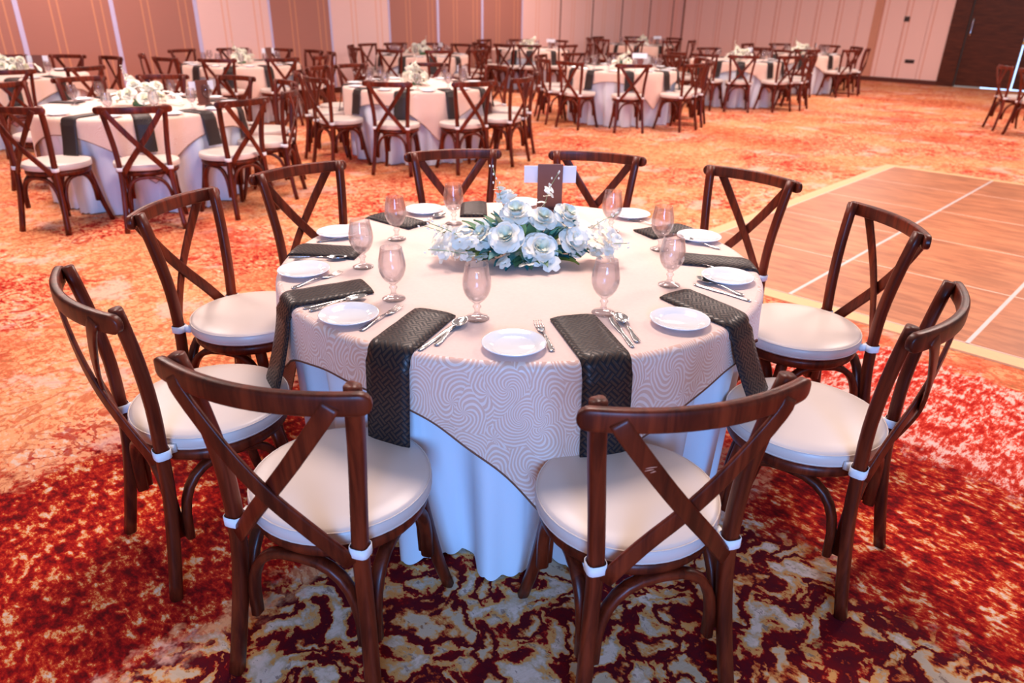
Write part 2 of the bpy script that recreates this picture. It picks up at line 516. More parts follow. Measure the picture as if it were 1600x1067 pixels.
def rrect(hw, hh, r=0.35, n=12):
    """rounded rectangle section (superellipse)"""
    out = []
    for i in range(n):
        a = 2 * PI * (i + 0.5) / n
        c_, s_ = math.cos(a), math.sin(a)
        e = r
        out.append((hw * math.copysign(abs(c_) ** e, c_), hh * math.copysign(abs(s_) ** e, s_)))
    return out
def smooth_path(ctrl, n):
    """Catmull-Rom through the control points"""
    P = [Vector(c) for c in ctrl]
    P = [P[0] * 2 - P[1]] + P + [P[-1] * 2 - P[-2]]
    out = []
    segs = len(P) - 3
    for i in range(n):
        t = i / (n - 1) * segs
        k = min(int(t), segs - 1); t -= k
        a, b, c, d = P[k:k + 4]
        out.append(0.5 * ((2 * b) + (c - a) * t + (2 * a - 5 * b + 4 * c - d) * t * t + (3 * b - a - 3 * c + d) * t ** 3))
    return out

# ------------------------------------------------------------------ setting
# carpet floor
v = [CR + BX * 18, CR, CR - AX * 30, CR - AX * 30 + BX * 18]
flo = link('floor', mesh('floor', [(a.x, a.y, 0.0) for a in v], [(0, 1, 2, 3)]), M['carpet'], smooth=False)
tag(flo, 'red, orange and cream patterned hotel carpet', None, None, 'structure')

def wall_frame(name, origin, axis):
    o = bpy.data.objects.new(name, None)
    o.empty_display_size = 0.3
    C.objects.link(o)
    o.location = origin
    o.rotation_euler = (0, 0, math.atan2(axis.y, axis.x))
    o['kind'] = 'structure'
    return o
def boxobj(name, c, h, mat, parent, bev=0.0):
    b = MB().box((0, 0, 0), h)
    o = link(name, b.me(name), mat, parent, c, smooth=False)
    return o
# wall behind the tables to the left: local x runs from the corner towards the left (-AX), +y faces away from the room
WL = wall_frame('wall_left', CR, -AX)          # local +y = rotate(-AX,90deg)
ny = Vector((AX.y, -AX.x, 0))                    # -AX rotated by +90deg -> (AX.y,-AX.x) = into the room?
inroom = 1.0 if ny.dot(Vector((0, 0, 0)) - CR) > 0 else -1.0
HW = 3.6
def flat_box(name, x0, x1, z0, z1, y0, y1, mat, parent):
    cx = (x0 + x1) / 2
    o = boxobj(name, (cx, (y0 + y1) / 2, (z0 + z1) / 2), (abs(x1 - x0) / 2, abs(y1 - y0) / 2, abs(z1 - z0) / 2), mat, parent)
    return o
I = inroom
flat_box('wall_backing', -0.2, 30, 0, HW, -I * 0.20, -I * 0.02, M['wallback'], WL)
edges = [0.0, 0.59, 1.74, 3.04, 4.29, 5.55, 6.91, 8.19, 9.47, 10.73, 12.08, 13.30, 14.60, 15.88, 17.14, 18.4, 19.7, 21.0, 22.3]
kinds = ['l', 'l', 'l', 'l', 'l', 'l', 'b', 'b', 'b', 'l', 'b', 'l', 'b', 'b', 'b', 'b', 'b', 'b']
seams_light = {6, 7, 8, 9, 10, 11, 12, 13, 14, 15, 16}
for i, k in enumerate(kinds):
    x0, x1 = edges[i], edges[i + 1]
    o = flat_box('wall_panel', x0 + 0.02, x1 - 0.02, 0.10, HW, -I * 0.02, I * 0.03, M['panel_light'] if k == 'l' else M['panel_brown'], WL)
    if k == 'b': o['label'] = 'brown fabric wall panel'
    else: o['label'] = 'pale pink wall panel with thin stripes'
    sw = 0.032 if i in (13, 14, 7, 8, 12) else 0.02
    flat_box('panel_seam', x0 - sw, x0 + sw, 0.10, HW, -I * 0.01, I * 0.036, M['seam'] if i in seams_light else M['seam_dark'], WL)
flat_box('baseboard', 0, 23, 0, 0.10, -I * 0.02, I * 0.04, M['skirting'], WL)

WR = wall_frame('wall_right', CR, BX)
nyr = Vector((-BX.y, BX.x, 0))
J = 1.0 if nyr.dot(-CR) > 0 else -1.0
flat_box('wall_backing', -0.2, 7.24, 0, HW, -J * 0.20, -J * 0.02, M['wallback'], WR)
flat_box('wall_backing', 10.3, 18, 0, HW, -J * 0.20, -J * 0.02, M['wallback'], WR)
xs = [0.0, 0.45, 1.1, 1.75, 2.3, 2.88, 3.43, 4.0, 4.56, 5.1, 5.47]
for a, b in zip(xs[:-1], xs[1:]):
    flat_box('wall_panel', a + 0.004, b - 0.004, 0.10, HW, -J * 0.02, J * 0.03, M['panel_right'], WR)
flat_box('wall_band', 5.47, 5.66, 0.10, HW, -J * 0.02, J * 0.05, M['pilaster'], WR)
for a, b in ((5.66, 6.2), (6.2, 6.75), (6.75, 7.24)):
    flat_box('wall_panel', a + 0.004, b - 0.004, 0.10, HW, -J * 0.02, J * 0.03, M['panel_right'], WR)
for k in range(12):
    flat_box('wall_panel', 10.3 + k * 0.6 + 0.004, 10.3 + (k + 1) * 0.6 - 0.004, 0.10, HW, -J * 0.02, J * 0.03, M['panel_right'], WR)
flat_box('corner_gap', -0.02, 0.06, 0, HW, 0, J * 0.05, M['seam_dark'], WR)
flat_box('baseboard', 0.0, 7.24, 0, 0.10, -J * 0.02, J * 0.045, M['skirting'], WR)
flat_box('baseboard', 10.3, 18, 0, 0.10, -J * 0.02, J * 0.045, M['skirting'], WR)

# door set in the right-hand wall
D = wall_frame('door_1', CR, BX)
D['label'] = 'dark brown wooden double door in the right wall'
flat_box('door_frame', 7.24, 7.60, 0, 3.2, -J * 0.12, J * 0.07, M['door_wood'], D)
flat_box('door_frame', 9.96, 10.3, 0, 3.2, -J * 0.12, J * 0.07, M['door_wood'], D)
flat_box('door_header', 7.24, 10.3, 3.2, HW, -J * 0.12, J * 0.07, M['door_wood'], D)
l1 = flat_box('door_leaf', 7.62, 8.765, 0.03, 3.19, -J * 0.06, -J * 0.01, M['door_wood'], D)
l2 = flat_box('door_leaf', 8.80, 9.94, 0.03, 3.19, -J * 0.06, -J * 0.01, M['door_wood'], D)
for leaf in (l1, l2):
    hb = MB()
    sx = -0.50 if leaf is l1 else 0.50
    hb.sweep(smooth_path([(sx, -J * 0.02, -0.50), (sx, J * 0.075, -0.50), (sx, J * 0.08, -0.42), (sx, J * 0.08, -0.22), (sx, J * 0.075, -0.14), (sx, -J * 0.02, -0.14)], 14), lambda t: rrect(0.012, 0.012, 1, 8), (1, 0, 0))
    link('door_handle', hb.me(), M['metal'], leaf)
lg = flat_box('lit_opening', 8.15, 9.93, 0.0, 3.18, -J * 0.13, -J * 0.10, M['lit'], D)
lg['label'] = 'bright bluish light showing through the door gaps'
sw_ = flat_box('wall_switch', 6.20, 6.32, 1.38, 1.49, J * 0.03, J * 0.045, M['black'], WR)
WSX = wall_frame('wall_outlet_holder', (0, 0, 0), BX) if False else None
ol = flat_box('wall_outlet', 6.43, 6.64, 0.46, 0.54, J * 0.03, J * 0.045, M['black'], WR)

ys_ = MB().sweep(smooth_path([(8.83, J * 0.03, 1.75), (8.81, J * 0.035, 1.4), (8.84, J * 0.03, 1.1), (8.80, J * 0.03, 0.96)], 12), lambda tt: rrect(0.03 + 0.05 * math.sin(PI * (0.1 + 0.8 * tt)) * (1 - tt * 0.6), 0.008, 0.7, 10), (0, 1, 0))
ysh = link('door_sash', ys_.me(), M['yellow'], D); ysh['label'] = 'yellow cloth hanging at the door gap'
# dance floor laid on the carpet
DC = Vector((0.96, 4.58, 0))
DF = bpy.data.objects.new('dance_floor', None); C.objects.link(DF)
DF.location = (DC.x, DC.y, 0); DF.rotation_euler = (0, 0, math.atan2(BX.y, BX.x))
tag(DF, 'large portable wood-look dance floor laid on the carpet at right', 'dance floor')
# local x = BX (to the right and nearer), local y = AX direction
LEN = 4.78
NCOL = 9
offs = [0.94, 1.0, 1.0, 0.98, 1.0, 1.0, 0.96, 1.0, 1.0]
TW, TL = 0.965, 0.962
tile_me = {}
for c in range(NCOL):
    x0 = -0.085 + c * TW
    y = 0.12
    first = True
    while y < LEN - 0.02:
        L_ = (TL * (offs[c] if offs[c] > 0 else 1)) if first else TL
        if first and L_ < 0.1: L_ = TL
        first = False
        y2 = min(y + L_, LEN)
        key = (round(y2 - y, 3))
        if key not in tile_me:
            hx, hy = (TW - 0.020) / 2, (y2 - y - 0.010) / 2
            b = 0.003
            V_ = [(-hx, -hy, 0), (hx, -hy, 0), (hx, hy, 0), (-hx, hy, 0), (-hx, -hy, .010), (hx, -hy, .010), (hx, hy, .010), (-hx, hy, .010),
                  (-hx + b, -hy + b, .012), (hx - b, -hy + b, .012), (hx - b, hy - b, .012), (-hx + b, hy - b, .012)]
            F_ = [(0, 1, 5, 4), (1, 2, 6, 5), (2, 3, 7, 6), (3, 0, 4, 7), (4, 5, 9, 8), (5, 6, 10, 9), (6, 7, 11, 10), (7, 4, 8, 11), (8, 9, 10, 11)]
            me_ = mesh('floor_tile', V_, F_); me_.materials.append(M['tile']); tile_me[key] = me_
        o = bpy.data.objects.new('floor_tile', tile_me[key]); C.objects.link(o); o.parent = DF
        o.location = (x0 + TW / 2, (y + y2) / 2, 0.001)
        y = y2
    if c > 0:
        boxobj('metal_strip', (x0, (0.12 + LEN) / 2, 0.0070), (0.009, (LEN - 0.12) / 2, 0.0064), M['brass'], DF)
def edge_strip(name, x0, y0, x1, y1, wx, wy):
    # sloped edging ramp
    o = boxobj(name, ((x0 + x1) / 2, (y0 + y1) / 2, 0.005), (abs(x1 - x0) / 2, abs(y1 - y0) / 2, 0.005), M['tan'], DF)
    return o
boxobj('floor_underlay', (-0.085 + NCOL * TW / 2, (0.12 + LEN) / 2, 0.0061), (NCOL * TW / 2, (LEN - 0.12) / 2, 0.0060), M['joint'], DF)
edge_strip('edge_strip', -0.19, 0.0, -0.085 + NCOL * TW, 0.118, 0, 0)
edge_strip('edge_strip', -0.19, 0.119, -0.087, LEN + 0.1, 0, 0)
edge_strip('edge_strip', -0.086, LEN + 0.002, -0.085 + NCOL * TW, LEN + 0.1, 0, 0)

# ------------------------------------------------------------------ chair (origin = seat centre on the floor, +y faces the table)
def arc_between(p, q, zlow, ztop, n=15):
    out = []
    for i in range(n):
        a = PI * i / (n - 1)
        f = 0.5 - 0.5 * math.copysign(abs(math.cos(a)) ** 0.75, math.cos(a))
        z = zlow + (ztop - zlow) * abs(math.sin(a)) ** 0.7
        out.append(Vector((p[0] + (q[0] - p[0]) * f, p[1] + (q[1] - p[1]) * f, z)))
    return out
def make_chair():
    t = thing('crossback_chair', '', 'chair')
    RL = [(0.198, -0.262, 0.0), (0.184, -0.236, 0.15), (0.170, -0.213, 0.32), (0.165, -0.207, 0.45), (0.172, -0.206, 0.60), (0.188, -0.220, 0.75), (0.205, -0.244, 0.8985)]
    for s in (-1, 1):
        pts = smooth_path([(s * x, y, z) for x, y, z in RL], 19)
        def sec(tt):
            k = 0.0183
            if tt > 0.985: k *= 0.93
            return rrect(k, k * 0.92, 0.6, 12)
        link('rear_leg', MB().sweep(pts, sec, (0, 1, 0)).me(), M['wood'], t)
        FL = smooth_path([(s * 0.152, 0.115, 0.405), (s * 0.166, 0.140, 0.26), (s * 0.182, 0.165, 0.12), (s * 0.201, 0.195, 0.0)], 9)
        link('front_leg', MB().sweep(FL, lambda tt: rrect(0.0185 - 0.003 * tt, 0.0175 - 0.003 * tt, 0.65, 12), (0, 1, 0)).me(), M['wood'], t)
    # bowed top rail
    n = 27; pts = []
    for i in range(n):
        x = -0.25 + 0.5 * i / (n - 1)
        pts.append((x, -0.262 - 0.058 * (1 - (x / 0.25) ** 2), 0.868))
    def rsec(tt):
        e = min(tt, 1 - tt) * 0.5
        k = math.sqrt(max(0.0, 1 - (1 - min(1, e / 0.022)) ** 2)) * 0.92 + 0.08
        return rrect(0.0125 * (0.5 + 0.5 * k), 0.0245 * k, 0.42, 16)
    # denser end samples so that the ends are round
    xs_ = [-0.25, -0.248, -0.243, -0.235, -0.228] + [-0.215 + 0.43 * i / 20 for i in range(21)] + [0.228, 0.235, 0.243, 0.248, 0.25]
    pts = [(x, -0.251 - 0.060 * (1 - (x / 0.25) ** 2), 0.8735) for x in xs_]
    ts = [(x + 0.25) / 0.5 for x in xs_]
    cnt = [0]
    def rsec2(tt):
        r_ = rsec(ts[min(cnt[0], len(ts) - 1)]); cnt[0] += 1
        return r_
    link('top_rail', MB().sweep(pts, rsec2, (0, 0, 1)).me(), M['wood'], t)
    # crossed back slats
    for s in (-1, 1):
        o_ = 0.0065 * s
        ctrl = [(s * 0.182, -0.2895, 0.876), (s * 0.160, -0.296, 0.84), (s * 0.075, -0.293 + o_ * 0.6, 0.72), (0.0, -0.279 + o_, 0.622), (-s * 0.075, -0.252 + o_, 0.527), (-s * 0.150, -0.222, 0.425)]
        pts = smooth_path(ctrl, 17)
        mb = MB()
        # keep the plank face turned along the bow: reference is the bow's normal
        k0 = len(mb.v)
        for i, p_ in enumerate(pts):
            tg = (pts[min(i + 1, 16)] - pts[max(i - 1, 0)]).normalized()
            nb = Vector((p_.x * 0.9 / 0.25 * 0.45, -1.0, 0.18)).normalized()
            side = tg.cross(nb).normalized(); nn = side.cross(tg).normalized()
            for a, b in rrect(0.0195, 0.0058, 0.35, 12):
                mb.v.append(p_ + side * a + nn * b)
        for i in range(16):
            for j in range(12):
                mb.f.append((i * 12 + j, i * 12 + (j + 1) % 12, (i + 1) * 12 + (j + 1) % 12, (i + 1) * 12 + j))
        mb.f.append(tuple(reversed(range(12)))); mb.f.append(tuple(16 * 12 + j for j in range(12)))
        link('back_slat', mb.me(), M['wood'], t)
    # seat ring
    link('seat_frame', MB().lathe([(0.0, 0.400), (0.185, 0.400), (0.197, 0.396), (0.209, 0.399), (0.2165, 0.409), (0.2165, 0.424), (0.211, 0.433), (0.200, 0.436), (0.0, 0.436)], 40, cap=False).me(), M['wood'], t)
    # bentwood braces
    legs = {'fl': (-0.170, 0.146), 'fr': (0.170, 0.146), 'rl': (-0.172, -0.205), 'rr': (0.172, -0.205)}
    for a, b in (('rl', 'rr'), ('fl', 'fr'), ('fl', 'rl'), ('fr', 'rr')):
        p_, q_ = Vector(legs[a]), Vector(legs[b])
        d_ = (q_ - p_).normalized()
        pts = arc_between(p_ + d_ * 0.022, q_ - d_ * 0.022, 0.165, 0.391)
        # ends lean along the legs
        link('bent_brace', MB().sweep(pts, lambda tt: rrect(0.0120, 0.0170, 0.6, 8), (d_.y, -d_.x, 0)).me(), M['wood'], t)
    # cushion
    cu = link('seat_cushion', MB().lathe([(0.0, 0.4365), (0.205, 0.4365), (0.221, 0.441), (0.227, 0.452), (0.2285, 0.465), (0.2268, 0.475), (0.222, 0.4815), (0.212, 0.4855), (0.17, 0.4885), (0.0, 0.4905)], 48, cap=False).me(), M['vinyl'], t)
    for (r_, z_) in ((0.2248, 0.4795), (0.2255, 0.4480)):
        pts = [(r_ * math.cos(2 * PI * i / 48), r_ * math.sin(2 * PI * i / 48), z_) for i in range(48)]
        link('piping', MB().sweep(pts, lambda tt: rrect(0.0022, 0.0022, 1, 6), (0, 0, 1), True).me(), M['vinyl'], cu)
    for s in (-1, 1):
        mb = MB()
        n_ = 14
        prof = []
        for (zz, k) in ((-0.013, 1.0), (-0.012, 1.07), (0.012, 1.07), (0.013, 1.0)):
            prof.append((zz, k))
        k0 = 0
        for zz, k in prof:
            for (a, b) in rrect(0.0218 * k, 0.0206 * k, 0.6, n_):
                mb.v.append(Vector((s * 0.1655 + a, -0.2065 + b, 0.458 + zz)))
        for i in range(3):
            for j in range(n_):
                mb.f.append((i * n_ + j, i * n_ + (j + 1) % n_, (i + 1) * n_ + (j + 1) % n_, (i + 1) * n_ + j))
        mb.box((s * 0.1540, -0.182, 0.455), (0.008, 0.016, 0.012))
        link('cushion_strap', mb.me(), M['strap'], t)
    return t

FIRST_CHAIR = make_chair()
CHAIR_USED = []
reg()
def place_chair(x, y, face, label, group):
    rz = face - PI / 2
    if not CHAIR_USED:
        CHAIR_USED.append(1)
        FIRST_CHAIR.location = (x, y, 0); FIRST_CHAIR.rotation_euler = (0, 0, rz)
        FIRST_CHAIR['label'] = label; FIRST_CHAIR['group'] = group
        return FIRST_CHAIR
    return dup(FIRST_CHAIR, (x, y, 0), rz, label, group)

# ------------------------------------------------------------------ main table
TC = (0.0219, 2.4164); TR = 0.8167; TZ = 0.752
MAINC = [(-0.427, 1.496, 72.6, 'mahogany cross-back chair nearest the camera, left of centre, back towards us'),
         (0.291, 1.453, 106.3, 'cross-back chair nearest the camera, right of centre, with a scratched back slat'),
         (0.873, 1.840, 140.5, 'cross-back chair at the main table on the right, angled in from the lower right'),
         (1.085, 2.496, -173.6, 'cross-back chair at the right side of the main table, beside the dance floor edge'),
         (0.874, 3.084, -138.8, 'cross-back chair behind the right of the main table, in front of the dance floor'),
         (0.337, 3.418, -106.9, 'cross-back chair at the far side of the main table, behind the table sign'),
         (-0.238, 3.426, -73.7, 'cross-back chair at the far side of the main table, left of the table sign'),
         (-0.769, 3.053, -40.7, 'cross-back chair at the far left of the main table, above the smallest visible plates'),
         (-1.000, 2.535, -14.1, 'cross-back chair at the left side of the main table, between two other left chairs'),
         (-0.904, 1.873, 43.7, 'cross-back chair at the lower left of the main table, seen from its side')]
for x, y, a, lb in MAINC:
    place_chair(x, y, math.radians(a), lb, 'chairs around the main table')

SCR = [o for o in bpy.data.objects if o.name.startswith('crossback_chair') and 'scratched' in o.get('label', '')][0]
sm_ = MB()
for k, (dx, dz, ln) in enumerate(((0, 0, 0.013), (-0.003, -0.005, 0.010), (0.004, -0.009, 0.006))):
    sm_.sweep([(dx - ln, 0, dz - 0.002), (dx, 0, dz), (dx + ln * 0.8, 0, dz + 0.001)], lambda tt: rrect(0.0004, 0.0014 * (1 - abs(tt - 0.5)), 1, 6), (0, 0, 1))
so_ = link('scratch', sm_.me(), simple('bare_scratch', L3(214, 140, 110), 0.7), SCR, (-0.112, -0.3045, 0.773))
so_.rotation_euler = (math.radians(-10), 0, math.radians(-11))
so_['label'] = 'pale scratch on the back slat'

def table_parts(t, R):
    link('tabletop', MB().lathe([(0, 0.722), (R - 0.01, 0.722), (R - 0.004, 0.726), (R - 0.004, 0.738), (R - 0.01, 0.742), (0, 0.742)], 48, cap=False).me(), M['ply'], t)
    for k in range(4):
        a = PI / 4 + k * PI / 2
        c_, s_ = math.cos(a), math.sin(a)
        link('leg', MB().sweep([(0.42 * c_, 0.42 * s_, 0.722), (0.47 * c_, 0.47 * s_, 0.0)], lambda tt: rrect(0.016, 0.016, 1, 10), (0.3, 0.2, 0)).me(), M['metal'], t)

def cloth_mesh(nseg, rows, fn, ring_r=None):
    """grid in (theta, row) with UV in metres; fn(theta, f)->(r, z, v) ; top rings appended when ring_r"""
    v, f, uv = [], [], []
    rings = []
    if ring_r:
        for r_ in ring_r[:-1]:
            rings.append([(r_ * math.cos(2 * PI * j / nseg), r_ * math.sin(2 * PI * j / nseg), ring_r[-1]) for j in range(nseg)])
    nt = len(rings)
    for k in range(rows + 1):
        rings.append([(lambda p_: (p_[0] * math.cos(2 * PI * j / nseg), p_[0] * math.sin(2 * PI * j / nseg), p_[1]))(fn(2 * PI * j / nseg, k / rows)) for j in range(nseg)])
    for rg in rings: v += rg
    me = None
    faces = []; uvs = []; mats = []
    R_ = TR
    for i in range(len(rings) - 1):
        for j in range(nseg):
            j2 = (j + 1) % nseg
            faces.append((i * nseg + j, (i + 1) * nseg + j, (i + 1) * nseg + j2, i * nseg + j2))
            def UV(ii, jj):
                x_, y_, z_ = rings[ii][jj % nseg]
                if ii < nt:
                    return (x_, y_)
                return (R_ * 2 * PI * jj / nseg, -(TZ - z_) + 3.0)
            uvs += [UV(i, j), UV(i + 1, j), UV(i + 1, j + 1), UV(i, j + 1)]
            mats.append(1 if i < nt else 0)
    if nt:
        k = len(v); v.append((0, 0, ring_r[-1]))
        for j in range(nseg):
            faces.append((k, j, (j + 1) % nseg)); uvs += [(0, 0)] * 3; mats.append(1)
    me = mesh('cloth', v, faces)
    ul = me.uv_layers.new(name='UVMap')
    for i, t_ in enumerate(uvs): ul.data[i].uv = t_
    for i, p_ in enumerate(me.polygons): p_.material_index = mats[i]
    return me

def skirt_fn(R, phase, period=19.0, inset=0.085, amp=0.055, scal=0.014, seed=0.0):
    nf = round(360 / period)
    def fn(th, f):
        d = th - math.radians(phase)
        w_ = math.cos(nf * d + 0.5 * math.sin(3 * d + seed) + 0.35 * math.sin(5 * d + 1 + seed))
        w2 = math.copysign(abs(w_) ** 0.8, w_) + 0.3 * math.sin(2 * nf * d + 2.0 + seed)
        k = f ** 0.85
        r_ = (R - 0.006) * (1 - k) + (R - inset + amp * w2) * k
        ns = 5 * nf
        zb = 0.004 + scal * (1 - abs(math.sin(ns * d / 2.0))) * 1.0
        z = 0.745 * (1 - f) + zb * f
        return r_, z
    return fn
HALF = 0.955
def square_drop(th, corner):
    a = (th - corner + PI / 4) % (PI / 2) - PI / 4       # angle from the nearest corner
    phi = PI / 4 - abs(a)                                # angle from the side normal
    ext = HALF / math.cos(phi)
    ext = min(ext, HALF * 1.414 - 0.012 * 0)
    # soften the corner tip
    k = max(0.0, 1 - abs(a) / 0.10)
    return ext - 0.035 * k * k
def overlay_r(R, th, s, seed):
    w_ = math.sin(9 * th + seed) * 0.5 + math.sin(17 * th + 2.1 * seed + 1) * 0.35 + math.sin(29 * th + seed * 0.7) * 0.15
    fl = min(1.0, s / 0.45)
    return R + 0.012 + (0.010 + 0.034 * w_) * fl ** 1.1
def overlay_fn(R, corner, seed):
    RC = 0.022
    def fn(th, f):
        drop = max(0.05, square_drop(th, corner) - R)
        L_ = drop
        s = f * L_
        q_ = RC * PI / 2
        if s < q_:
            a = s / RC
            return R - RC + 0.012 + RC * math.sin(a), TZ - RC + RC * math.cos(a)
        s2 = s - q_
        return overlay_r(R, th, s2, seed), TZ - RC - s2
    return fn
def build_cloths(R, phase, corner, seed, nseg, rows_s, rows_o, detail=True):
    sk = cloth_mesh(nseg, rows_s, skirt_fn(R, phase, seed=seed))
    of = overlay_fn(R, corner, seed)
    if detail:
        # non linear rows: many at the rounded edge
        def of2(th, f):
            drop = max(0.05, square_drop(th, corner) - R)
            q_ = 0.022 * PI / 2 / drop
            nr = 5 / rows_o
            if f <= nr: return of(th, f / nr * q_)
            return of(th, q_ + (f - nr) / (1 - nr) * (1 - q_))
        ov = cloth_mesh(nseg, rows_o, of2, [0.25, 0.55, 0.75, R - 0.022 + 0.012 - 0.0005, TZ])
    else:
        def of2(th, f):
            drop = max(0.05, square_drop(th, corner) - R)
            q_ = 0.022 * PI / 2 / drop
            nr = 2 / rows_o
            if f <= nr: return of(th, f / nr * q_)
            return of(th, q_ + (f - nr) / (1 - nr) * (1 - q_))
        ov = cloth_mesh(nseg, rows_o, of2, [0.4, R - 0.022 + 0.012 - 0.0005, TZ])
    # hem cord along the lower edge
    hp = []
    for j in range(nseg):
        th = 2 * PI * j / nseg
        r_, z_ = of(th, 1.0)
        hp.append((r_ * math.cos(th), r_ * math.sin(th), z_))
    hem = MB().sweep(hp, lambda tt: rrect(0.0022, 0.0035, 1, 5), (0, 0, 1), True).me()
    return sk, ov, hem
t = thing('round_table', 'round banquet table in the middle foreground, under a peach and white cloth', 'table', (TC[0], TC[1], 0))
table_parts(t, TR)
SEED_MAIN = 2.4
sk, ov, hem = build_cloths(TR, -93.0, math.radians(-82), SEED_MAIN, 900, 26, 22)
o = link('table_skirt', sk, M['skirt'], None, (TC[0], TC[1], 0))
tag(o, 'white floor-length cloth with a scalloped hem hanging in folds under the main table overlay', 'tablecloth')
o = link('table_overlay', ov, [M['overlay'], M['overlay_top']], None, (TC[0], TC[1], 0))
tag(o, 'large peach damask overlay cloth covering the main table in the foreground', 'tablecloth')
h_ = link('hem', hem, M['hem'], o); h_['label'] = 'dark brown stitched hem'

# napkins: a folded strip lying on the table and hanging over its edge
def ribbon(path, wdir, hw, thick, nrm, n_cross=7, uvscale=1.0):
    v, f, uvs = [], [], []
    n = len(path)
    L_ = [0]
    for i in range(1, n): L_.append(L_[-1] + (path[i] - path[i - 1]).length)
    sec = []
    for i in range(n_cross):
        a = -1 + 2 * i / (n_cross - 1)
        sec.append((a * hw, thick * (1 - 0.55 * abs(a) ** 4)))
    low = [(hw, 0.0), (-hw, 0.0)]
    full = sec + low
    m_ = len(full)
    for i in range(n):
        for (a, b) in full:
            v.append(path[i] + wdir[i] * a + nrm[i] * b)
    for i in range(n - 1):
        for j in range(m_):
            j2 = (j + 1) % m_
            f.append((i * m_ + j, i * m_ + j2, (i + 1) * m_ + j2, (i + 1) * m_ + j))
            for (ii, jj) in ((i, j), (i, j2), (i + 1, j2), (i + 1, j)):
                uvs.append((full[jj][0], L_[ii]))
    f.append(tuple(reversed(range(m_)))); uvs += [(full[j][0], 0) for j in reversed(range(m_))]
    f.append(tuple((n - 1) * m_ + j for j in range(m_))); uvs += [(full[j][0], L_[-1]) for j in range(m_)]
    me = mesh('napkin', v, f)
    ul = me.uv_layers.new(name='UVMap')
    for i, t_ in enumerate(uvs): ul.data[i].uv = t_
    return me
def napkin_mesh(S, E, hang, hw, R, seed, flare=0.0, skew=0.0, bulk=0.011, nsub=1):
    """S, E: start and edge point on the table plane, relative to the table centre"""
    S = Vector((S[0], S[1], 0)); E = Vector((E[0], E[1], 0))
    d = (E - S).normalized()
    # carry on to the circle R
    b = S.dot(d); c_ = S.length_squared - (R - 0.012) ** 2
    tt = -b + math.sqrt(b * b - c_)
    Q = S + d * tt
    out = Q.normalized()
    tang = Vector((-out.y, out.x, 0))
    w0 = Vector((-d.y, d.x, 0))
    if w0.dot(tang) < 0: tang = -tang
    path, wd, nm = [], [], []
    zt = TZ + 0.0015
    N1 = 10
    for i in range(N1):
        f_ = i / (N1 - 1)
        p_ = S + d * (tt * f_ * 0.97)
        wr = 0.0012 * math.sin(7 * f_ + seed)
        path.append(Vector((p_.x, p_.y, zt + abs(wr)))); k = f_ ** 3
        wd.append((w0 * (1 - k) + tang * k).normalized()); nm.append(Vector((0, 0, 1)))
    RC = 0.024
    C0 = Q + out * 0.0
    for i in range(1, 6):
        a = PI / 2 * i / 5
        path.append(Vector((C0.x, C0.y, zt - RC)) + out * (RC * math.sin(a) - 0.006) + Vector((0, 0, RC * math.cos(a))))
        wd.append(tang); nm.append((out * math.sin(a) + Vector((0, 0, 1)) * math.cos(a)).normalized())
    base = path[-1]
    th = math.atan2(Q.y, Q.x)
    n2 = 14
    for i in range(1, n2 + 1):
        s = hang * i / n2
        rr = max(overlay_r(R, th + da, s, SEED_MAIN if seed < 100 else seed - 100) for da in (-0.10, -0.05, 0, 0.05, 0.10))
        cur = Vector((base.x, base.y, 0)).length
        extra = max(0, rr + 0.004 - cur)
        p_ = base + out * (extra + flare * (s / hang) ** 1.5) + tang * (skew * (s / hang)) - Vector((0, 0, s))
        path.append(p_); wd.append(tang); nm.append(out)
    return ribbon(path, wd, hw, bulk, nm)
NAP = [((-0.224, 1.910), (-0.330, 1.634), 0.245, 0.066, 0.0, 0.0, 'dark napkin draped over the front edge of the main table, left of centre'),
       ((0.173, 1.888), (0.243, 1.618), 0.27, 0.068, 0.0, 0.0, 'dark napkin draped over the front edge of the main table, right of centre'),
       ((0.507, 2.091), (0.654, 1.871), 0.21, 0.066, 0.05, 0.05, 'dark napkin hanging off the right front of the main table with a crooked end'),
       ((0.590, 2.445), (0.800, 2.395), 0.20, 0.064, 0.0, 0.0, 'dark napkin at the right side of the main table, between two plates'),
       ((0.510, 2.735), (0.710, 2.847), 0.20, 0.064, 0.0, 0.0, 'dark napkin at the back right of the main table, behind two goblets'),
       ((-0.171, 2.962), (-0.181, 3.146), 0.20, 0.058, 0.0, 0.0, 'dark napkin at the back of the main table, just left of the flowers'),
       ((-0.381, 2.802), (-0.576, 2.960), 0.20, 0.060, 0.0, 0.0, 'dark napkin behind a goblet at the back left of the main table'),
       ((-0.545, 2.443), (-0.764, 2.475), 0.20, 0.066, 0.0, 0.0, 'dark napkin lying level on the left of the main table, behind the left edge plate'),
       ((-0.461, 2.115), (-0.686, 1.985), 0.24, 0.066, 0.06, 0.0, 'dark blue-black napkin hanging off the left edge of the main table onto a chair seat')]
for i, (S, E, hg, hw, fl, sk_, lb) in enumerate(NAP):
    S2 = (S[0] - TC[0], S[1] - TC[1]); E2 = (E[0] - TC[0], E[1] - TC[1])
    o = link('napkin', napkin_mesh(S2, E2, hg, hw, TR, i * 1.3, fl, sk_), M['napkin'], None, (TC[0], TC[1], 0))
    tag(o, lb, 'napkin', 'napkins on the main table')

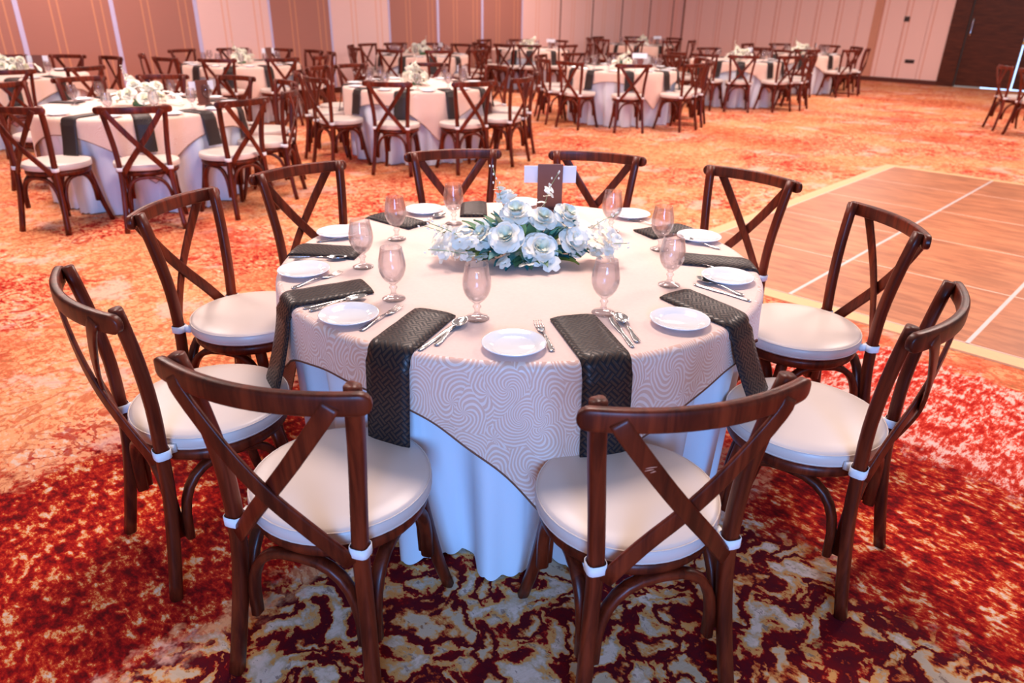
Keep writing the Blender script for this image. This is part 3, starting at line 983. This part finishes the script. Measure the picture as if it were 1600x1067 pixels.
# plates
PLATE_ME = MB().lathe([(0.0, 0.0), (0.050, 0.0), (0.052, 0.0035), (0.060, 0.007), (0.083, 0.0135), (0.0855, 0.0155), (0.0845, 0.0170), (0.081, 0.0165), (0.062, 0.0110), (0.056, 0.0078), (0.052, 0.0062), (0.0, 0.0060)], 56, cap=False).me('plate')
PLATE_ME.materials.append(M['china'])
PLATE_ME.polygons.foreach_set('use_smooth', [True] * len(PLATE_ME.polygons))
TT = TZ + 0.0006
def put(name, me, x, y, z, rz, label, cat, group, sc=1.0):
    o = bpy.data.objects.new(name, me); C.objects.link(o)
    o.location = (x, y, z); o.rotation_euler = (0, 0, rz)
    if sc != 1.0: o.scale = (sc,) * 3
    return tag(o, label, cat, group)
PL = [(-0.464, 1.866, 'white side plate at the front left of the main table, between two draped napkins'),
      (0.005, 1.692, 'white side plate at the middle of the main table\'s front edge'),
      (0.475, 1.868, 'white side plate at the front right of the main table'),
      (0.709, 2.236, 'white side plate at the right edge of the main table, beside a spoon'),
      (0.720, 2.695, 'white side plate at the right rear of the main table, right of two goblets'),
      (0.499, 3.014, 'white side plate at the back right of the main table, half hidden by a goblet'),
      (0.033, 3.180, 'white side plate behind the flowers on the main table'),
      (-0.388, 3.033, 'white side plate at the back left of the main table, left of the rearmost goblet'),
      (-0.675, 2.677, 'white side plate at the left rear of the main table, half hidden by a goblet'),
      (-0.692, 2.237, 'white side plate at the left edge of the main table')]
for x, y, lb in PL:
    put('side_plate', PLATE_ME, x, y, TT, 0, lb, 'plate', 'plates on the main table')

# goblets
def goblet():
    t = thing('water_goblet', '', 'glass')
    outer = [(0.0, 0.0), (0.034, 0.0), (0.0355, 0.002), (0.034, 0.004), (0.020, 0.008), (0.010, 0.015), (0.0075, 0.024), (0.0085, 0.031), (0.0125, 0.036), (0.0125, 0.039), (0.0085, 0.043), (0.0085, 0.047), (0.014, 0.052),
             (0.025, 0.062), (0.034, 0.076), (0.0395, 0.092), (0.0410, 0.106), (0.0400, 0.121), (0.0370, 0.137), (0.0338, 0.152), (0.0325, 0.162), (0.0322, 0.1635)]
    inner = [(0.0312, 0.1635), (0.0312, 0.161), (0.0324, 0.152), (0.0354, 0.137), (0.0383, 0.121), (0.0392, 0.106), (0.0378, 0.092), (0.0324, 0.077), (0.0235, 0.064), (0.012, 0.057), (0.0, 0.055)]
    link('goblet_glass', MB().lathe(outer + inner, 32, cap=False).me(), M['glass'], t)
    wa = [(0.0, 0.0555), (0.0117, 0.0575), (0.0231, 0.0645), (0.0319, 0.0772), (0.0373, 0.092), (0.0387, 0.106), (0.0378, 0.121), (0.0349, 0.137), (0.0336, 0.1435), (0.0, 0.1440)]
    link('water', MB().lathe(wa, 32, cap=False).me(), M['water'], t)
    return t
GOB = goblet()
reg()
GL = [(-0.101, 1.879, 'stemmed water goblet at the front of the main table, left of centre, below the flowers'),
      (-0.361, 2.020, 'stemmed water goblet at the front left of the main table, beside a fork'),
      (0.266, 1.935, 'stemmed water goblet at the front of the main table, right of centre'),
      (0.505, 2.177, 'nearer of two overlapping water goblets at the right of the main table'),
      (0.543, 2.554, 'farther of two overlapping water goblets at the right of the main table'),
      (0.387, 2.782, 'water goblet at the back right of the main table, before a plate'),
      (-0.510, 2.305, 'water goblet at the left of the main table, in front of a level napkin'),
      (-0.445, 2.630, 'water goblet at the left rear of the main table, before a folded napkin'),
      (-0.246, 2.858, 'rearmost water goblet, left of the flowers on the main table')]
for i, (x, y, lb) in enumerate(GL):
    if i == 0:
        GOB.location = (x, y, TT); GOB['label'] = lb; GOB['group'] = 'goblets on the main table'
    else:
        dup(GOB, (x, y, TT), 0.3 * i, lb, 'goblets on the main table')

# cutlery: along +y, handle end at y=0, working end at y=L
def strip(mb, ys, halfw, zc, th, n=6):
    pts = [(0, y, z) for y, z in zip(ys, zc)]
    k0 = len(mb.v)
    for (y, hw, z) in zip(ys, halfw, zc):
        for (a, b) in rrect(hw, th, 0.7, 8):
            mb.v.append(Vector((a, y, z + b)))
    n_ = len(ys)
    for i in range(n_ - 1):
        for j in range(8):
            mb.f.append((k0 + i * 8 + j, k0 + (i + 1) * 8 + j, k0 + (i + 1) * 8 + (j + 1) % 8, k0 + i * 8 + (j + 1) % 8))
    mb.f.append(tuple(k0 + j for j in range(8))); mb.f.append(tuple(k0 + (n_ - 1) * 8 + j for j in reversed(range(8))))
def knife_me():
    mb = MB()
    strip(mb, [0, .004, .02, .06, .09, .097, .105, .13, .16, .185, .198, .203], [.003, .007, .0078, .006, .005, .0058, .0075, .0090, .0092, .0085, .006, .0015], [.003] * 12, .0014)
    return mb.me('knife')
def handle(mb, L1=0.115):
    ys = [0, .004, .02, .05, .08, L1]
    strip(mb, ys, [.004, .0085, .0085, .0055, .0036, .0032], [.003, .003, .0032, .006, .0095, .0075], .0013)
def spoon_me():
    mb = MB(); handle(mb)
    # bowl: concave dish
    n, m_ = 8, 16
    k0 = len(mb.v)
    cy, rx, ry = 0.150, 0.020, 0.036
    for sgn in (0, 1):
        for i in range(n + 1):
            r_ = i / n
            for j in range(m_):
                a = 2 * PI * j / m_
                x = rx * r_ * math.cos(a) * (1 - 0.12 * math.sin(a)); y = cy + ry * r_ * math.sin(a)
                z = 0.0015 + 0.0085 * r_ * r_ + (0.0012 if sgn else 0)
                mb.v.append(Vector((x, y, z)))
    q_ = (n + 1) * m_
    for sgn in (0, 1):
        for i in range(n):
            for j in range(m_):
                a, b = k0 + sgn * q_ + i * m_ + j, k0 + sgn * q_ + i * m_ + (j + 1) % m_
                mb.f.append((a, b, b + m_, a + m_) if not sgn else (a, a + m_, b + m_, b))
    for j in range(m_):
        a, b = k0 + n * m_ + j, k0 + n * m_ + (j + 1) % m_
        mb.f.append((a, b, b + q_, a + q_))
    return mb.me('spoon')
def fork_me():
    mb = MB(); handle(mb)
    strip(mb, [.113, .122, .132, .142, .150], [.0032, .007, .0108, .0118, .0118], [.0075, .0055, .0035, .0025, .0025], .0012)
    for k in range(4):
        x = (-1.5 + k) * 0.0069
        pts = [(x, .148, .0025), (x, .165, .0025), (x, .180, .0042), (x, .193, .0070)]
        mb.sweep(pts, lambda tt: rrect(0.0017 * (1 - 0.5 * tt), 0.0012, 0.8, 6), (0, 0, 1))
    return mb.me('fork')
KM, SM, FM = knife_me(), spoon_me(), fork_me()
for me_ in (KM, SM, FM):
    me_.materials.append(M['metal'])
    me_.polygons.foreach_set('use_smooth', [True] * len(me_.polygons))
def unproj(x, y, z):
    u_, v_ = (x - 800) / FPX, (533.5 - y) / FPX
    d = fw + rt * u_ + up * v_
    t_ = (z - CAMH) / d.z
    return (d.x * t_, d.y * t_)
CUT = [('spoon', (672, 548), (735, 494), 'shiny spoon right of the front left napkin, overlapping a knife'),
       ('knife', (658, 546), (715, 507), 'knife under a spoon right of the front left napkin'),
       ('fork', (556, 522), (632, 476), 'fork with raised tines right of the front left plate'),
       ('spoon', (474, 489), (582, 463), 'spoon behind the front left plate'),
       ('knife', (474, 483), (572, 460), 'knife behind the front left plate, beside a spoon'),
       ('fork', (867, 558), (836, 497), 'fork right of the front middle plate'),
       ('spoon', (1003, 544), (959, 487), 'shiny spoon right of the front right napkin'),
       ('knife', (990, 545), (952, 495), 'knife beside the spoon right of the front right napkin'),
       ('fork', (1128, 504), (1050, 470), 'fork partly under the front right plate'),
       ('spoon', (1170, 466), (1080, 434), 'spoon between the right edge plate and the crooked napkin'),
       ('knife', (1168, 470), (1088, 446), 'knife beside the spoon near the right edge plate'),
       ('fork', (1135, 428), (1078, 409), 'fork left of the right edge plate'),
       ('fork', (447, 454), (541, 424), 'fork in front of the left edge plate'),
       ('spoon', (455, 406), (548, 405), 'spoon behind the left edge plate'),
       ('knife', (457, 402), (536, 399), 'knife behind the left edge plate'),
       ('fork', (500, 378), (570, 371), 'fork near the left rear plate'),
       ('spoon', (650, 352), (696, 336), 'spoon beside the back left plate'),
       ('spoon', (1130, 391), (1052, 372), 'spoon beside the right rear plate'),
       ('fork', (1020, 352), (982, 343), 'fork beside the back right plate')]
for nm, a, b, lb in CUT:
    p0 = Vector(unproj(*a, TT)); p1 = Vector(unproj(*b, TT))
    L_ = (p1 - p0)
    base = p1 - L_.normalized() * {'spoon': 0.186, 'knife': 0.203, 'fork': 0.193}[nm]
    mid = (p0 + p1) / 2 - L_.normalized() * ({'spoon': 0.186, 'knife': 0.203, 'fork': 0.193}[nm] / 2)
    rz = math.atan2(L_.y, L_.x) - PI / 2
    put(nm, {'spoon': SM, 'knife': KM, 'fork': FM}[nm], mid.x, mid.y, TT + (0.0012 if nm == 'spoon' else 0), rz, lb, 'cutlery', 'cutlery on the main table')

# ------------------------------------------------------------------ flowers
def petal(mb, ang, tilt, r0_, ln, wd, curl, z0, cup=0.3, nu=4, nv=4):
    k0 = len(mb.v)
    for i in range(nu + 1):
        f_ = i / nu
        for j in range(nv + 1):
            g_ = -1 + 2 * j / nv
            wloc = wd * math.sin(PI * min(1, 0.18 + 0.66 * f_)) ** 0.7
            x = g_ * wloc
            t_ = tilt + curl * f_ * f_
            y = r0_ + ln * f_ * math.cos(t_) - cup * abs(x) * abs(x) / max(wd, 1e-4) * 0.9
            z = z0 + ln * f_ * math.sin(t_) + cup * x * x / max(wd, 1e-4) * 0.3
            mb.v.append(Vector((x * math.cos(ang) - y * math.sin(ang), x * math.sin(ang) + y * math.cos(ang), z)))
    for i in range(nu):
        for j in range(nv):
            a = k0 + i * (nv + 1) + j
            mb.f.append((a, a + 1, a + nv + 2, a + nv + 1))
rnd = random.Random(3)
def rose_me():
    mb = MB()
    for (cnt_, tl, r_, ln, wd, cu, z0) in ((6, 0.25, 0.006, 0.036, 0.022, 0.15, -0.006), (6, 0.70, 0.006, 0.034, 0.021, -0.45, -0.003), (5, 1.02, 0.006, 0.031, 0.019, -0.35, 0.0), (5, 1.28, 0.006, 0.027, 0.015, -0.2, 0.004)):
        o_ = rnd.random() * 3
        for k in range(cnt_):
            petal(mb, o_ + 2 * PI * k / cnt_ + rnd.uniform(-.1, .1), tl + rnd.uniform(-.07, .07), r_, ln * rnd.uniform(.95, 1.05), wd, cu, z0, 0.55)
    return mb.me('rose')
def rose_core_me():
    mb = MB()
    for (cnt_, tl, r_, ln, wd, cu) in ((4, 1.45, 0.004, 0.026, 0.010, -0.3), (3, 1.5, 0.0015, 0.029, 0.006, -0.4)):
        for k in range(cnt_):
            petal(mb, 2 * PI * k / cnt_ + cnt_, tl, r_, ln, wd, cu, 0.004, 0.6)
    return mb.me('rose_core')
def blossom_me():
    mb = MB()
    for k in range(5):
        petal(mb, 2 * PI * k / 5, 0.45, 0.002, 0.020, 0.011, -0.4, 0, 0.3, 3, 2)
    return mb.me('blossom')
def leaf_me():
    mb = MB()
    k0 = 0; n = 6
    for i in range(n + 1):
        f_ = i / n
        wl = 0.014 * math.sin(PI * (0.08 + 0.92 * f_) ** 0.9) if i < n else 0.0008
        for g_ in (-1, 0, 1):
            mb.v.append(Vector((g_ * wl, 0.062 * f_, 0.010 * math.sin(f_ * 2.4) - (0.003 if g_ == 0 else 0))))
    for i in range(n):
        for j in range(2):
            a = i * 3 + j
            mb.f.append((a, a + 1, a + 4, a + 3))
    return mb.me('leaf')
def spray_me(seed):
    r_ = random.Random(seed); mb = MB()
    pts = smooth_path([(0, 0, 0), (0.02, 0.01, 0.05), (0.035, 0.01, 0.10), (0.06, 0.0, 0.15)], 8)
    mb.sweep(pts, lambda tt: rrect(0.0012, 0.0012, 1, 5), (0, 1, 0))
    return mb, pts
def spray_objs(parent, loc, rot, sc, seed):
    r_ = random.Random(seed)
    mb, pts = spray_me(seed)
    s_ = link('flower_stem', mb.me(), M['stem'], parent, loc)
    s_.rotation_euler = rot; s_.scale = (sc,) * 3
    bm_ = MB()
    for i in range(2, 8):
        for k in range(2):
            p_ = pts[i] + Vector((r_.uniform(-.014, .014), r_.uniform(-.014, .014), r_.uniform(-.006, .010)))
            if i < 5:
                mbb = MB()
                for q_ in range(4): petal(mbb, q_ * PI / 2 + r_.random(), 0.3, 0.001, 0.015, 0.009, -0.3, 0, 0.3, 2, 2)
                rm = Matrix.Rotation(r_.uniform(-.8, .8), 3, 'X') @ Matrix.Rotation(r_.uniform(-.8, .8), 3, 'Y')
                bm_.add([p_ + rm @ a for a in mbb.v], mbb.f)
            else:
                mbb = MB().lathe([(0.0005, -0.004), (0.003, -0.001), (0.003, 0.002), (0.0005, 0.005)], 6)
                bm_.add([p_ + a for a in mbb.v], mbb.f)
    link('spray_blossoms', bm_.me(), M['petal'], s_)
    return s_
ROSE, CORE, BLOS, LEAF = rose_me(), rose_core_me(), blossom_me(), leaf_me()
ROSE.materials.append(M['petal']); CORE.materials.append(M['petal_core']); BLOS.materials.append(M['petal'])
for me_ in (ROSE, CORE, BLOS, LEAF):
    me_.polygons.foreach_set('use_smooth', [True] * len(me_.polygons))
LEAFS = []
for k_ in ('leaf', 'leaf_teal', 'leaf_light'):
    l_ = LEAF.copy(); l_.materials.append(M[k_]); LEAFS.append(l_)
def child(name, me, parent, loc, dirv, sc, spin=0.0):
    o = bpy.data.objects.new(name, me); C.objects.link(o); o.parent = parent
    o.location = loc
    q_ = Vector(dirv).to_track_quat('Z', 'Y')
    o.rotation_euler = (q_.to_matrix() @ Matrix.Rotation(spin, 3, 'Z')).to_euler()
    o.scale = (sc,) * 3
    return o
def arrangement(x, y, label, full=True, rz=0.0, group=None, seed=5):
    r_ = random.Random(seed)
    t = thing('flower_arrangement', label, 'flowers', (x, y, TT), rz, group)
    link('foliage_holder', MB().lathe([(0.0, 0.0), (0.055, 0.0), (0.060, 0.012), (0.055, 0.030), (0.035, 0.042), (0.0, 0.044)], 18, cap=False).me(), M['leaf'], t)
    # roses: (x, y, z) relative to the base, scale
    RS = [(-0.052, -0.055, 0.095, 1.02), (0.058, -0.055, 0.055, 1.05), (0.170, -0.020, 0.070, 0.92), (-0.022, 0.010, 0.160, 0.92),
          (0.065, 0.015, 0.140, 0.85), (0.148, 0.030, 0.150, 0.85), (-0.055, 0.055, 0.205, 0.62), (-0.135, 0.0, 0.09, 0.65), (0.020, 0.09, 0.11, 0.8),
          (0.12, 0.09, 0.09, 0.8), (-0.08, 0.08, 0.09, 0.8)]
    for (a, b, c, s_) in RS:
        d_ = Vector((a * 2.2, b * 2.2 - (0.35 if b < 0.05 else -0.2), 0.35 + c * 1.5))
        ro = child('rose', ROSE, t, (a, b, c), d_, s_ * 1.62, r_.random() * 6)
        co = bpy.data.objects.new('rose_heart', CORE); C.objects.link(co); co.parent = ro
    nb = 85 if full else 24
    for k in range(nb):
        sd = r_.random()
        if sd < 0.45: a = r_.uniform(-0.30, -0.12); c = r_.uniform(0.02, 0.11) * (1 - abs(a + 0.12) * 1.5)
        elif sd < 0.75: a = r_.uniform(0.18, 0.33); c = r_.uniform(0.02, 0.12) * (1 - abs(a - 0.18) * 2)
        else: a = r_.uniform(-0.12, 0.16); c = r_.uniform(0.03, 0.17)
        b = r_.uniform(-0.09, 0.08) * (1 - abs(a) * 1.2)
        if a > -0.12 and a < 0.16: b = r_.choice((-0.105, 0.1, 0.1)) * r_.uniform(.85, 1.1); c *= 0.3
        child('blossom', BLOS, t, (a, b, c + 0.012), (a * 2 + r_.uniform(-.5, .5), -0.3 + r_.uniform(-.5, .5), 0.8), r_.uniform(1.1, 1.75), r_.random() * 6)
    nl = 120 if full else 18
    for k in range(nl):
        an = r_.uniform(0, 2 * PI)
        a = 0.14 * math.cos(an) * r_.uniform(.3, 1.2); b = 0.075 * math.sin(an) * r_.uniform(.3, 1.1)
        d_ = Vector((a * 6, b * 8, r_.uniform(-0.1, 0.9)))
        me_ = LEAFS[r_.choice((0, 0, 1, 1, 2))]
        o = bpy.data.objects.new('leaf', me_); C.objects.link(o); o.parent = t
        if b < -0.02 and abs(a + 0.02) < 0.15: d_.z = -0.1
        o.location = (a, b * 0.7, r_.uniform(0.02, 0.06 if b < 0 else 0.10))
        q_ = d_.to_track_quat('Y', 'Z'); o.rotation_euler = q_.to_euler()
        s_ = r_.uniform(0.9, 1.8); o.scale = (s_, s_, s_)
    SP = [((-0.05, 0.03, 0.15), (0, 0.0, 2.6), 1.05), ((0.06, 0.03, 0.15), (0.1, 0, 0.2), 1.0), ((-0.14, -0.02, 0.06), (0.0, 0.75, 3.3), 1.2), ((-0.16, 0.03, 0.05), (0, 0.95, 2.9), 1.25),
          ((0.19, 0.03, 0.07), (0, 0.65, 0.2), 1.05), ((0.19, -0.02, 0.04), (0, 0.9, -0.3), 1.1), ((-0.15, -0.06, 0.04), (0, 1.0, 3.5), 1.1)]
    if not full: SP = SP[:1]
    for k, (lc, rt_, s_) in enumerate(SP):
        o = spray_objs(t, lc, (0, 0, 0), s_, 20 + k)
        o.rotation_euler = (Matrix.Rotation(rt_[2], 3, 'Z') @ Matrix.Rotation(rt_[1], 3, 'Y')).to_euler()
    return t
arrangement(0.03, 2.40, 'low centrepiece of white roses and small white blossoms with green leaves on the main table')

def table_sign(x, y, rz, label, group=None):
    t = thing('table_sign', label, 'sign', (x, y, TT), rz, group)
    link('sign_foot', MB().box((0, 0.0, 0.006), (0.055, 0.03, 0.006)).me(), M['menu'], t, smooth=False)
    b = MB().box((0, 0, 0.105), (0.054, 0.005, 0.098)); link('sign_panel', b.me(), M['menu'], t, smooth=False)
    b = MB().box((0, 0.0085, 0.158), (0.112, 0.0022, 0.036)); o = link('sign_card', b.me(), M['card'], t, smooth=False)
    o['label'] = 'white card crossing behind the brown panel'
    return t
table_sign(0.153, 3.085, math.radians(3), 'brown upright table sign with a white card, behind the flowers on the main table')
reg()

# ------------------------------------------------------------------ the other tables
BG = {'T1': ((-3.20, 6.35), 'large-looking table at upper left', [259, 295, 330, 2, 38, 73, 106, 138, 171], 297, True),
      'T2': ((-5.98, 8.93), 'half-visible table at the left edge', [304, 338, 91, 123, 60], 300, True),
      'T3': ((-4.03, 11.20), 'table before the pale left wall panel', [277, 314, 347, 22, 50, 83, 114, 151, 210, 243], 300, True),
      'T4': ((-1.11, 8.50), 'table behind the main table', [265, 302, 335, 12, 48, 90, 136, 160, 192, 226], 292, True),
      'T5': ((-1.70, 13.90), 'far table before the brown panels', [182, 213, 252, 289, 323, 32, 60, 89, 120, 150], 300, False),
      'T6': ((0.29, 16.40), 'far table left of the wall corner', [217, 246, 268, 304, 345, 60, 100, 140], 300, False),
      'T7': ((1.59, 11.46), 'right-of-centre table in the middle distance', [200, 228, 268, 310, 339, 12, 46, 85, 121, 160], 296, True),
      'T8': ((3.10, 19.30), 'farthest table near the wall corner', [182, 215, 254, 294, 329, 40, 90, 140], 300, False),
      'T9': ((3.99, 13.90), 'table before the striped right wall', [202, 231, 258, 295, 322, 0, 35, 63, 100, 150], 300, False),
      'T10': ((5.98, 16.35), 'rightmost far table by the right wall', [256, 297, 332, 8, 42, 89, 130, 215], 300, False)}
ORD = ['leftmost', 'second from left', 'third from left', 'fourth from left', 'fifth from left', 'sixth from left', 'seventh from left', 'eighth from left', 'ninth from left', 'rightmost']
def inview(x, y, z, mgn=25):
    a, b = px((x, y, z))
    return -mgn < a < 1600 + mgn and -mgn < b < 1067 + mgn
bgt = None
CL = {}
for vi in range(2):
    CL[vi] = build_cloths(TR, 10 + vi * 7, 0.0, 1.0 + vi * 2, 216, 8, 7, False)
SKM = [CL[i][0] for i in range(2)]; OVM = [CL[i][1] for i in range(2)]; HMM = [CL[i][2] for i in range(2)]
for i in range(2):
    SKM[i].materials.append(M['skirt']); OVM[i].materials.append(M['overlay']); OVM[i].materials.append(M['overlay_top']); HMM[i].materials.append(M['hem'])
    for me_ in (SKM[i], OVM[i], HMM[i]): me_.polygons.foreach_set('use_smooth', [True] * len(me_.polygons))
NAPM = [napkin_mesh((0.56, 0.0), (0.80, 0.02), 0.22, 0.066, TR, 101.0, 0.02), napkin_mesh((0.57, 0.03), (0.80, 0.0), 0.24, 0.066, TR, 103.0, 0.03)]
for me_ in NAPM:
    me_.materials.append(M['napkin']); me_.polygons.foreach_set('use_smooth', [True] * len(me_.polygons))
ARR = None; SGN = None; TBL = None
for ti, (key, ((cx, cy), ph, angs, corner, near)) in enumerate(BG.items()):
    if TBL is None:
        TBL = thing('round_table', 'round table under the cloths, ' + ph, 'table', (cx, cy, 0), 0, 'background round tables'); table_parts(TBL, TR); reg()
    else:
        dup(TBL, (cx, cy, 0), 0, 'round table under the cloths, ' + ph, 'background round tables')
    vi = ti % 2
    put('table_skirt', SKM[vi], cx, cy, 0, math.radians(corner), 'white floor-length cloth of the ' + ph, 'tablecloth', 'white cloths of the background tables')
    ov_ = put('table_overlay', OVM[vi], cx, cy, 0, math.radians(corner), 'peach overlay on the ' + ph, 'tablecloth', 'peach overlays of the background tables')
    hm_ = bpy.data.objects.new('hem', HMM[vi]); C.objects.link(hm_); hm_.parent = ov_
    def ordinals(items):
        # items: (pixel x, near?, payload) -> adds 'second from left near-side' style words
        out = []
        for side in (True, False):
            g_ = sorted([i_ for i_ in items if i_[1] == side], key=lambda i_: i_[0])
            for k, it in enumerate(g_):
                w_ = ('only' if len(g_) == 1 else ('leftmost' if k == 0 else ('rightmost' if k == len(g_) - 1 else ORD[k])))
                out.append((w_ + (' near-side' if side else ' far-side'), it[2]))
        return out
    seats = []; pls = []; nps = []; gls = []
    for a in angs:
        ar = math.radians(a)
        near_ = math.sin(ar) < 0.0
        r_ = 1.03 + random.uniform(-0.02, 0.03)
        x, y = cx + r_ * math.cos(ar), cy + r_ * math.sin(ar)
        if inview(x, y, 0.45, 60) or inview(x, y, 0.88, 60): seats.append((px((x, y, 0.7))[0], near_, (x, y, ar)))
        def at(rr_, da):
            return cx + rr_ * math.cos(ar + da), cy + rr_ * math.sin(ar + da)
        x, y = at(0.72, -0.28)
        if inview(x, y, TZ): pls.append((px((x, y, TZ))[0], near_, (x, y)))
        x, y = at(0.80, 0.0)
        if inview(x, y, TZ): nps.append((px((x, y, TZ))[0], near_, ar))
        x, y = at(0.54, 0.22)
        if inview(x, y, TZ): gls.append((px((x, y, TZ))[0], near_, (x, y)))
    for w_, (x, y, ar) in ordinals(seats):
        place_chair(x, y, ar + PI + random.uniform(-0.06, 0.06), '%s cross-back chair at the %s' % (w_, ph), 'chairs around the ' + ph)
    for w_, (x, y) in ordinals(pls):
        put('side_plate', PLATE_ME, x, y, TT, 0, '%s white plate on the %s' % (w_, ph), 'plate', 'plates on the ' + ph)
    for w_, ar in ordinals(nps):
        put('napkin', random.choice(NAPM), cx, cy, 0, ar, '%s dark napkin on the %s' % (w_, ph), 'napkin', 'napkins on the ' + ph)
    for w_, (x, y) in ordinals(gls):
        dup(GOB, (x, y, TT), 0, '%s goblet on the %s' % (w_, ph), 'goblets on the ' + ph)
    if ARR is None:
        ARR = arrangement(cx, cy, 'white rose centrepiece on the ' + ph, False, 0.2, 'centrepieces on the background tables', 9); reg()
    elif inview(cx, cy, 0.8, 60):
        dup(ARR, (cx, cy, TT), ti * 0.7, 'white rose centrepiece on the ' + ph, 'centrepieces on the background tables')
    sx, sy = {'T1': (0.50, 0.12), 'T2': (0.22, 0.25)}.get(key, (0.45 if ti % 2 else 0.3, 0.35))
    if SGN is None:
        SGN = table_sign(cx + sx, cy + sy, 0.9, 'small brown sign on the ' + ph, 'signs on the background tables'); reg()
    elif inview(cx + sx, cy + sy, 0.8):
        dup(SGN, (cx + sx, cy + sy, TT), {'T2': 0.3}.get(key, 0.5 * ti), 'small brown sign on the ' + ph, 'signs on the background tables')
# two chairs of a table out of frame at the right
place_chair(7.36, 11.10, math.radians(-12), 'cross-back chair at the right edge of the photo, the farther of two', 'chairs at the right edge')
place_chair(7.30, 10.48, math.radians(12), 'cross-back chair at the right edge of the photo, the nearer of two', 'chairs at the right edge')
